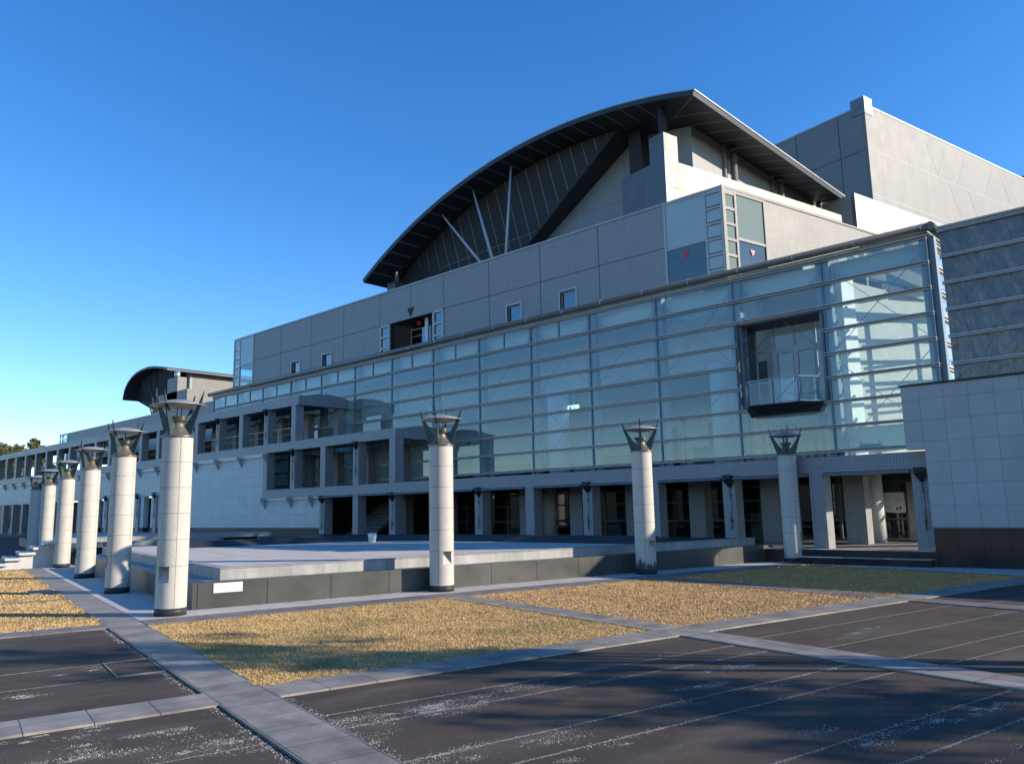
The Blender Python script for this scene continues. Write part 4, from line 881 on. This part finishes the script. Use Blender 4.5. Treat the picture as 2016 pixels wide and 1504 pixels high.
# arched roof: a thin barrel shell
XC, ZC, RO, RI = -30.24, -12.2, 38.12, 37.82
ang = lambda x: math.acos((x-XC)/RO)
aL, aR = ang(-50.3), ang(-20.2); n = 64
arc = lambda r, a: (XC+r*math.cos(a), ZC+r*math.sin(a))
AS = [aL+(aR-aL)*i/n for i in range(n+1)]
k = MB(); Y0, Y1 = 37.0, 59.2
for i in range(n):
    o0, o1, i0, i1 = arc(RO, AS[i]), arc(RO, AS[i+1]), arc(RI, AS[i]), arc(RI, AS[i+1])
    k.poly([(o0[0],Y0,o0[1]),(o1[0],Y0,o1[1]),(o1[0],Y1,o1[1]),(o0[0],Y1,o0[1])], 0, True)
    k.poly([(i0[0],Y0,i0[1]),(i0[0],Y1,i0[1]),(i1[0],Y1,i1[1]),(i1[0],Y0,i1[1])], 0, True)
    k.poly([(i0[0],Y0,i0[1]),(i1[0],Y0,i1[1]),(o1[0],Y0,o1[1]),(o0[0],Y0,o0[1])], 0); k.poly([(i0[0],Y1,i0[1]),(o0[0],Y1,o0[1]),(o1[0],Y1,o1[1]),(i1[0],Y1,i1[1])], 0)
for a in (aL, aR):
    o0, i0 = arc(RO, a), arc(RI, a); k.poly([(o0[0],Y0,o0[1]),(o0[0],Y1,o0[1]),(i0[0],Y1,i0[1]),(i0[0],Y0,i0[1])], 0)
# soffit seams (pale lines, 4 mm below the soffit) and the bright edge trim
YS = 39.15
na = 25
for i in range(1, na):
    a = aL+(aR-aL)*(i/na); x, z = arc(RI-.004, a); x2, z2 = arc(RI-.004, a+.0009); x3, z3 = arc(RI-.004, a-.0009)
    if x > -23.2: continue
    k.poly([(x2,Y0+.02,z2),(x3,Y0+.02,z3),(x3,YS,z3),(x2,YS,z2)], 1)
for y in [Y0+2.6+1.55*i for i in range(13)]:
    a0 = ang(-23.2)
    for i in range(4):
        p0, p1 = arc(RI-.004, a0+(aR-a0)*i/4), arc(RI-.004, a0+(aR-a0)*(i+1)/4); k.poly([(p0[0],y-.035,p0[1]),(p1[0],y-.035,p1[1]),(p1[0],y+.035,p1[1]),(p0[0],y+.035,p0[1])], 1)
for i in range(4):
    a0 = ang(-23.0); p0, p1 = arc(RI-.005, a0+(aR-a0)*i/4), arc(RI-.005, a0+(aR-a0)*(i+1)/4)
    yy = lambda x: Y0 + ( -20.2-x)/( -20.2+23.0)*2.6
    k.poly([(p0[0],yy(p0[0])-.03,p0[1]),(p1[0],yy(p1[0])-.03,p1[1]),(p1[0],yy(p1[0])+.03,p1[1]),(p0[0],yy(p0[0])+.03,p0[1])], 1)
rf = k.build('arched_roof', [M['darkmetal'], M['seam']], mh, fix=False)
k = MB()
for i in range(n):
    p0, p1 = arc(RO+.03, AS[i]), arc(RO+.03, AS[i+1]); k.bar((p0[0], Y0+.03, p0[1]), (p1[0], Y0+.03, p1[1]), .06)
p = arc(RO+.02, aR); k.bar((p[0], Y0, p[1]), (p[0], Y1, p[1]), .07); k.build('roof_edge', M['coping'], rf)
k = MB()
for i in range(1, 46):
    a = aL+(aR-aL)*(i/46); p = arc(RO, a); q_ = arc(RO+.16, a); k.cyl((p[0], Y0+.2, p[1]), (q_[0], Y0+.2, q_[1]), .018, n=6)
for i in range(44):
    y = Y0+.3+i*.5; p = arc(RO, aR+.003); q_ = arc(RO+.16, aR+.003); k.cyl((p[0], y, p[1]), (q_[0], y, q_[1]), .018, n=6)
k.build('snow_stops', M['silver'], rf)
# fan shaped gable, leaning outwards, in front of the pale back wall
fz = lambda x: ZC+math.sqrt((RI-.05)**2-(x-XC)**2)
fy = lambda z: 39.2+(25.6-z)*.14
top = [(-49.75+i*(-26.8+49.75)/30) for i in range(31)]
pts = [(x, fz(x)) for x in top] + [(-38.05, 18.35)]
k = MB(); YB = 41.1
k.loft([(x, fy(z), z) for x, z in pts], [(x, YB, z) for x, z in pts], 0)
for i in range(1, 24):                                                    # vertical panel seams on the leaning face
    x = -49.75+i*1.0; zt_ = fz(x)
    zb_ = 21.9-.297*(x+49.75) if x < -38.05 else 18.35+(x+38.05)*.66
    if zt_-zb_ < .3: continue
    zl_ = zb_; xl_ = x
    for _ in range(12):
        xl_ = x+.17*(zt_-zl_); zl_ = 21.9-.297*(xl_+49.75) if xl_ < -38.05 else 18.35+(xl_+38.05)*.66
    k.poly([(xl_-.03, fy(zl_)-.006, zl_), (xl_+.03, fy(zl_)-.006, zl_), (x+.03, fy(zt_)-.006, zt_), (x-.03, fy(zt_)-.006, zt_)], 1)
k.poly([(-44.3, fy(20.45)-.007, 20.43), (-34.4, fy(21.0)-.007, 20.83), (-34.35, fy(21.0)-.007, 20.87), (-44.3, fy(20.45)-.007, 20.47)], 1)
k.build('fan_gable', [M['fanpanel'], M['seamdim']], mh, fix=False)
k = MB(); bw = [(-48.6, 16.9), (-22.8, 16.9), (-22.8, fz(-22.8)), *[(x, fz(x)) for x in (-26, -30, -34, -38, -42, -46)], (-48.6, fz(-48.6))]
k.prism([(x, YB, z) for x, z in bw], (0, .3, 0)); k.build('gable_wall', M['greywall'], mh)
k = MB(); k.box(-23.1, -22.8, YB+.3, 60, 16.9, 24.9); k.build('hall_side_wall', M['greywall'], mh)
k = MB(); k.box(-22.8, -22.7, YB, 60, 24.9, 25.1); k.build('hall_side_trim', M['darkmetal'], mh)
k = MB(); k.prism([(-26.75, YB-.9, 20), (-25.6, YB-.9, 20), (-25.9, YB-.9, 25.7), (-26.75, YB-.9, 25.7)], (0, .9, 0)); k.build('gable_recess', M['fanpanel'], mh)
for y in (45.45, 52.4, 59.3):
    k = MB(); k.cyl((-22.3, y, 17), (-22.3, y, 24.93), .22, n=24); k.cyl((-22.3, y, 24.4), (-22.3, y, 24.7), .235, n=24); k.build('eave_column', M['concrete'], mh)
    k = MB(); k.box(-22.78, -22.6, y-.55, y-.35, 17, 24.9); k.build('eave_pilaster', M['greywall'], mh)
for (t_, b_) in (((-42.12, 38.1, 23.75), (-35.2, 36.3, 17.0)), ((-38.76, 38.1, 24.62), (-34.75, 36.3, 17.0)), ((-35.0, 38.1, 25.2), (-34.1, 36.3, 17.0))):
    k = MB(); d = (Vector(t_)-Vector(b_)); k.cyl(b_, Vector(b_)+d*.95, .10, .075, n=14); s_ = k.build('roof_strut', M['greyframe'], mh)
    k = MB(); k.cyl(Vector(b_)+d*.95, t_, .04, n=10); k.build('strut_pin', M['rail'], s_)
k = MB(); k.box(-49.2, -48.2, 38.6, 39.6, 16.9, 20.0); k.build('roof_pier', M['block'], mh)
k = MB(); k.cyl((-48.6, 39.1, 20), (-48.6, 39.1, 21.9), .16, n=16); k.build('pier_bearing', M['silver'], mh)
QB = Vector((-22.45, 37.3, 0))
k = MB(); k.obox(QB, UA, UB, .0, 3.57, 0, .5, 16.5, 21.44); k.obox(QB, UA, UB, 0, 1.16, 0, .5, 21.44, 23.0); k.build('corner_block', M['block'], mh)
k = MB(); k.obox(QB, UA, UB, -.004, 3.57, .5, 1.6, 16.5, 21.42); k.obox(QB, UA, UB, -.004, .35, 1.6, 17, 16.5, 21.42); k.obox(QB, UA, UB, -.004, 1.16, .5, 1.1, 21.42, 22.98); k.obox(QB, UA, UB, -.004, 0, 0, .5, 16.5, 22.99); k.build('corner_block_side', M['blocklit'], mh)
k = MB(); k.cyl(QB+UA*.6+UB*.6+Vector((0,0,23)), QB+UA*.6+UB*.6+Vector((0,0,25.0)), .24, n=20); k.build('roof_bearing', M['fanpanel'], mh)

# ================================================================== STAGE TOWER, ANNEX, ROOF HUT
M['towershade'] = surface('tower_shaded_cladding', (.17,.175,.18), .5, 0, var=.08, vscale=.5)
st = thing('stage_tower', 'tall windowless grey stage tower with triangle pattern behind the arched roof', 'tower', (-20.41, 66, 0))
QT = Vector((-20.41, 66, 0))
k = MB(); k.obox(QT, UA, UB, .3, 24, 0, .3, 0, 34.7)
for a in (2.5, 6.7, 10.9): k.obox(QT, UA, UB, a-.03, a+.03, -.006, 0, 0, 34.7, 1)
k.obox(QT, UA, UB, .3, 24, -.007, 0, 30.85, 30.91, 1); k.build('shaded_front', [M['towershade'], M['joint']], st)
k = MB(); k.obox(QT, UA, UB, 0, .3, 0, 46, 0, 34.7)
for i in range(12): k.obox(QT, UA, UB, -.006, 0, 2.2+3.55*i, 2.25+3.55*i, 0, 34.7, 1)
k.obox(QT, UA, UB, -.007, 0, 0, 46, 30.86, 30.91, 1); k.obox(QT, UA, UB, -.007, 0, 0, 46, 26.86, 26.91, 1)
T = lambda b_, z: QT-UA*.009+UB*b_+Vector((0,0,z))
for b0, z0, sg in ((9.3, 34.2, 1), (11.1, 31.0, -1), (14.65, 31.0, -1), (12.85, 30.8, 1), (16.4, 30.8, 1), (19.95, 31.0, -1), (23.4, 34.2, 1)):
    k.prism([T(b0, z0), T(b0+3.5, z0), T(b0+1.75, z0-3.0*sg if sg > 0 else z0+3.0)], UA*.004, 2)
k.build('lit_side', [M['concrete'], M['seam'], M['concrete_d']], st)
k = MB(); k.obox(QT, UA, UB, -.05, 24, -.04, .4, 34.7, 34.82); k.obox(QT, UA, UB, -.05, .4, .4, 46, 34.7, 34.82); k.build('coping', M['coping'], st)
for b_ in (0, 30):
    k = MB(); k.obox(QT, UA, UB, -.06, 1.2, b_-.06, b_+1.1, 34.0, 35.5); k.build('corner_cap', M['annex'], st)
an = thing('side_annex', 'lower silver clad annex catching the sun in front of the stage tower', 'annex', (-19.2, 58, 0)); QA = Vector((-19.2, 58, 0))
k = MB(); k.obox(QA, UA, UB, .3, 2.7, 0, .3, 10, 24.3); k.build('front_face', M['greywall'], an)
k = MB(); k.obox(QA, UA, UB, 0, .3, 0, 26, 10, 24.32); k.obox(QA, UA, UB, .3, 2.7, .3, 26, 24.2, 24.3); k.build('sunny_face', M['annex'], an)
hu = thing('roof_hut', 'small grey louvred ventilation hut with pointed cap on the glass hall roof', 'roof hut', (-11.5, 38, 11.6))
k = MB(); k.box(-12.3, -9.6, 38, 40.5, 11.6, 14.05); k.build('body', M['greywall'], hu); k = MB(); k.loft([(-12.5,37.8,14.05),(-9.4,37.8,14.05),(-9.4,40.7,14.05),(-12.5,40.7,14.05)], [(-11.6,38.9,14.6),(-10.6,38.9,14.6),(-10.6,39.5,14.6),(-11.6,39.5,14.6)]); k.build('cap', M['rail'], hu)
k = MB(); k.prism([(-13.0, 37.4, 11.6), (-12.3, 37.4, 11.6), (-12.3, 37.4, 14.0), (-12.5, 37.4, 13.2), (-13.0, 37.4, 13.6)], (0, .3, 0)); k.build('flue', M['block'], hu)
# ================================================================== SMALLER HALL ON THE LEFT
sh = thing('side_hall', 'smaller distant hall with a half arch roof and fan gable above the left wing', 'hall', (-90, 33, 0))
k = MB(); k.box(-102.4, -62.5, 33, 33.4, 8.5, 11.85); k.box(-104.9, -62.5, 33.4, 60, 8.5, 11.5); k.build('front_wall', M['tile'], sh)
k = MB(); k.box(-104.95, -62.5, 32.95, 33.5, 11.85, 11.95); k.build('coping', M['coping'], sh)
k = MB(); 
for x in (-104.9, -104.0, -102.4): k.box(x-.05, x+.05, 32.97, 33.1, 8.5, 11.85)
f = k.build('corner_window', M['rail'], sh); k = MB(); k.box(-104.85, -102.45, 33.02, 33.05, 8.5, 11.85); k.build('pane', M['cornerglass'], f)
A2 = [(-105.0,17.0),(-104.6,18.1),(-103.7,18.9),(-102.5,19.5),(-101.2,19.85),(-99.6,20.05),(-97.8,20.1),(-96,19.95),(-94.2,19.65),(-92.3,19.2)]
k = MB()
for i in range(len(A2)-1):
    (x0, z0), (x1, z1) = A2[i], A2[i+1]; k.hexa([(x0,40,z0-.25),(x1,40,z1-.25),(x1,62,z1-.25),(x0,62,z0-.25),(x0,40,z0),(x1,40,z1),(x1,62,z1),(x0,62,z0)])
k.build('arched_roof', M['darkmetal'], sh)
k = MB(); fp = [(x, z-.26) for x, z in A2 if x < -93]+[(-95.3, 13.2)]
k.loft([(x, 41.4+(20-z)*.17, z) for x, z in fp], [(x, 43.2, z) for x, z in fp])
k.build('fan_gable', M['fanpanel'], sh)
k = MB(); k.prism([(x, 43.2, z) for x, z in ((-103.5,11.5),(-93.2,11.5),(-93.2,19.2),(-96,19.6),(-99.6,19.7),(-102.5,19.2),(-103.5,18.6))], (0,.3,0)); k.build('gable_wall', M['greywall'], sh)
k = MB(); k.box(-93.4, -93.2, 43.5, 62, 11.5, 19.0); k.build('side_wall', M['litwall'], sh)
for tx, tz, bx in ((-101.0, 18.6, -95.6), (-99.2, 18.9, -95.0), (-97.0, 19.1, -94.6)):
    k = MB(); k.cyl((tx, 40.8, tz+.5), (bx, 40.0, 13.6), .09, n=10); k.build('roof_strut', M['fanpanel'], sh)
k = MB(); Q2 = Vector((-86.3, 38.2, 0)); k.box(-87.4, -84.9, 38, 39, 11.5, 17.0); k.box(-89.6, -82.5, 38, 39, 11.5, 15.4); k.build('corner_block', M['blocklit'], sh)
k = MB(); k.cyl((-85.95, 38.4, 17.0), (-85.95, 38.4, 17.75), .3, n=16); k.build('roof_bearing', M['silver'], sh)
# ================================================================== TREES
def tree(name, base, h, rad, label, seed, leafm, nl=2600, leaf=.35, group=None, lo=.55, hi=.9, vs=.09):
    rnd = random.Random(seed); t = thing(name, label, 'tree', base, group); B = Vector(base)
    k = MB(); k.cyl(B, B+Vector((0,0,h*.45)), rad*.09, rad*.055, n=10); tips = []
    for i in range(7):
        an = i*2.4+rnd.random(); p0 = B+Vector((0,0,h*rnd.uniform(.3, .45))); p1 = B+Vector((math.cos(an)*rad*rnd.uniform(.3, .65), math.sin(an)*rad*rnd.uniform(.3, .65), h*rnd.uniform(lo, hi)))
        k.cyl(p0, p1, rad*.04, rad*.012, n=7); tips.append(p1)
    k.build('trunk', M['bark'], t); k = MB(); cl = []
    for i in range(26):
        p = rnd.choice(tips)+Vector((rnd.gauss(0, rad*.28), rnd.gauss(0, rad*.28), rnd.gauss(0, h*vs))); cl.append((p, rad*rnd.uniform(.14, .3)))
    for i in range(nl):
        p, r = rnd.choice(cl); d = Vector((rnd.gauss(0, 1), rnd.gauss(0, 1), rnd.gauss(0, .75))).normalized()*r*rnd.uniform(.55, 1.05); c = p+d
        u = Vector((rnd.gauss(0,1), rnd.gauss(0,1), rnd.gauss(0,1))).normalized(); w = u.orthogonal().normalized()*leaf*.32*rnd.uniform(.6, 1.3); u = u*leaf*.5*rnd.uniform(.6, 1.3)
        k.poly([c-u, c+w, c+u, c-w])
    k.build('crown', leafm, t, fix=False); return t
tree('broadleaf_tree', (-236, 60, 0), 21.5, 8.5, 'olive green tree at the far left edge, lower of the two', 3, M['leaf'], 5500, .9, 'trees beyond the left wing', .72, .9, .07)
tree('broadleaf_tree', (-220, 60, 0), 21.5, 8.5, 'olive green tree beyond the left wing, nearer to the side hall', 4, M['leaf'], 5500, .9, 'trees beyond the left wing', .72, .9, .07)
for i, (x, y, h, r, lab) in enumerate(((9.3, 16.6, 7.0, 1.5, 'leafy street tree right of the plaza, nearest to the granite wall'), (4.6, 15.7, 6.8, 1.4, 'leafy street tree right of the plaza, closest to the lawn'),
        (13.0, 17.4, 7.2, 1.5, 'leafy street tree right of the plaza, furthest from the lawn'), (6.3, 17.3, 9.4, 1.6, 'tall thin street tree right of the plaza in front of the others'))):
    tree('street_tree', (x, y, 0), h, r, lab, 20+i, M['leaf2'], 1100, .3, 'trees shading the plaza', .8, .93, .035)
# ================================================================== LIGHT, SKY, CAMERA
AZ, EL = R(33), R(20.8)
sun = bpy.data.lights.new('sun', 'SUN'); sun.energy = 3.95; sun.angle = R(.55); sun.color = (1, .885, .73)
so = bpy.data.objects.new('sun', sun); COL.objects.link(so)
sd = Vector((math.cos(EL)*math.cos(AZ), math.cos(EL)*math.sin(AZ), math.sin(EL))); so.rotation_euler = (-sd).to_track_quat('-Z', 'Y').to_euler()
w = bpy.data.worlds.new('World'); S.world = w; w.use_nodes = True; nt = w.node_tree
sky = N(nt, 'ShaderNodeTexSky'); sky.sky_type = 'NISHITA'; sky.sun_disc = False; sky.sun_elevation = EL; sky.sun_rotation = R(90)-AZ
sky.air_density = .85; sky.dust_density = .0; sky.ozone_density = 2.2
bg = nt.nodes['Background']; bg.inputs[1].default_value = .14
hs = N(nt, 'ShaderNodeHueSaturation'); hs.inputs['Saturation'].default_value = 1.32; hs.inputs['Hue'].default_value = .508; L(nt, sky.outputs[0], hs.inputs['Color']); L(nt, hs.outputs[0], bg.inputs[0])
cam = bpy.data.cameras.new('camera'); cam.sensor_width = 36; cam.lens = FPX/2016*36; cam.clip_end = 4000; cam.clip_start = .05
co = bpy.data.objects.new('camera', cam); COL.objects.link(co)
m3 = Matrix((CR, CU, -CF)).transposed(); co.matrix_world = Matrix.Translation((0, 0, CAMH)) @ m3.to_4x4(); S.camera = co
S.view_settings.view_transform = 'Standard'; S.view_settings.look = 'None'; S.view_settings.exposure = 0.92; S.view_settings.gamma = 1
S.cycles.max_bounces = 8; S.cycles.transparent_max_bounces = 16; S.cycles.caustics_reflective = False; S.cycles.caustics_refractive = False
S.cycles.use_denoising = True
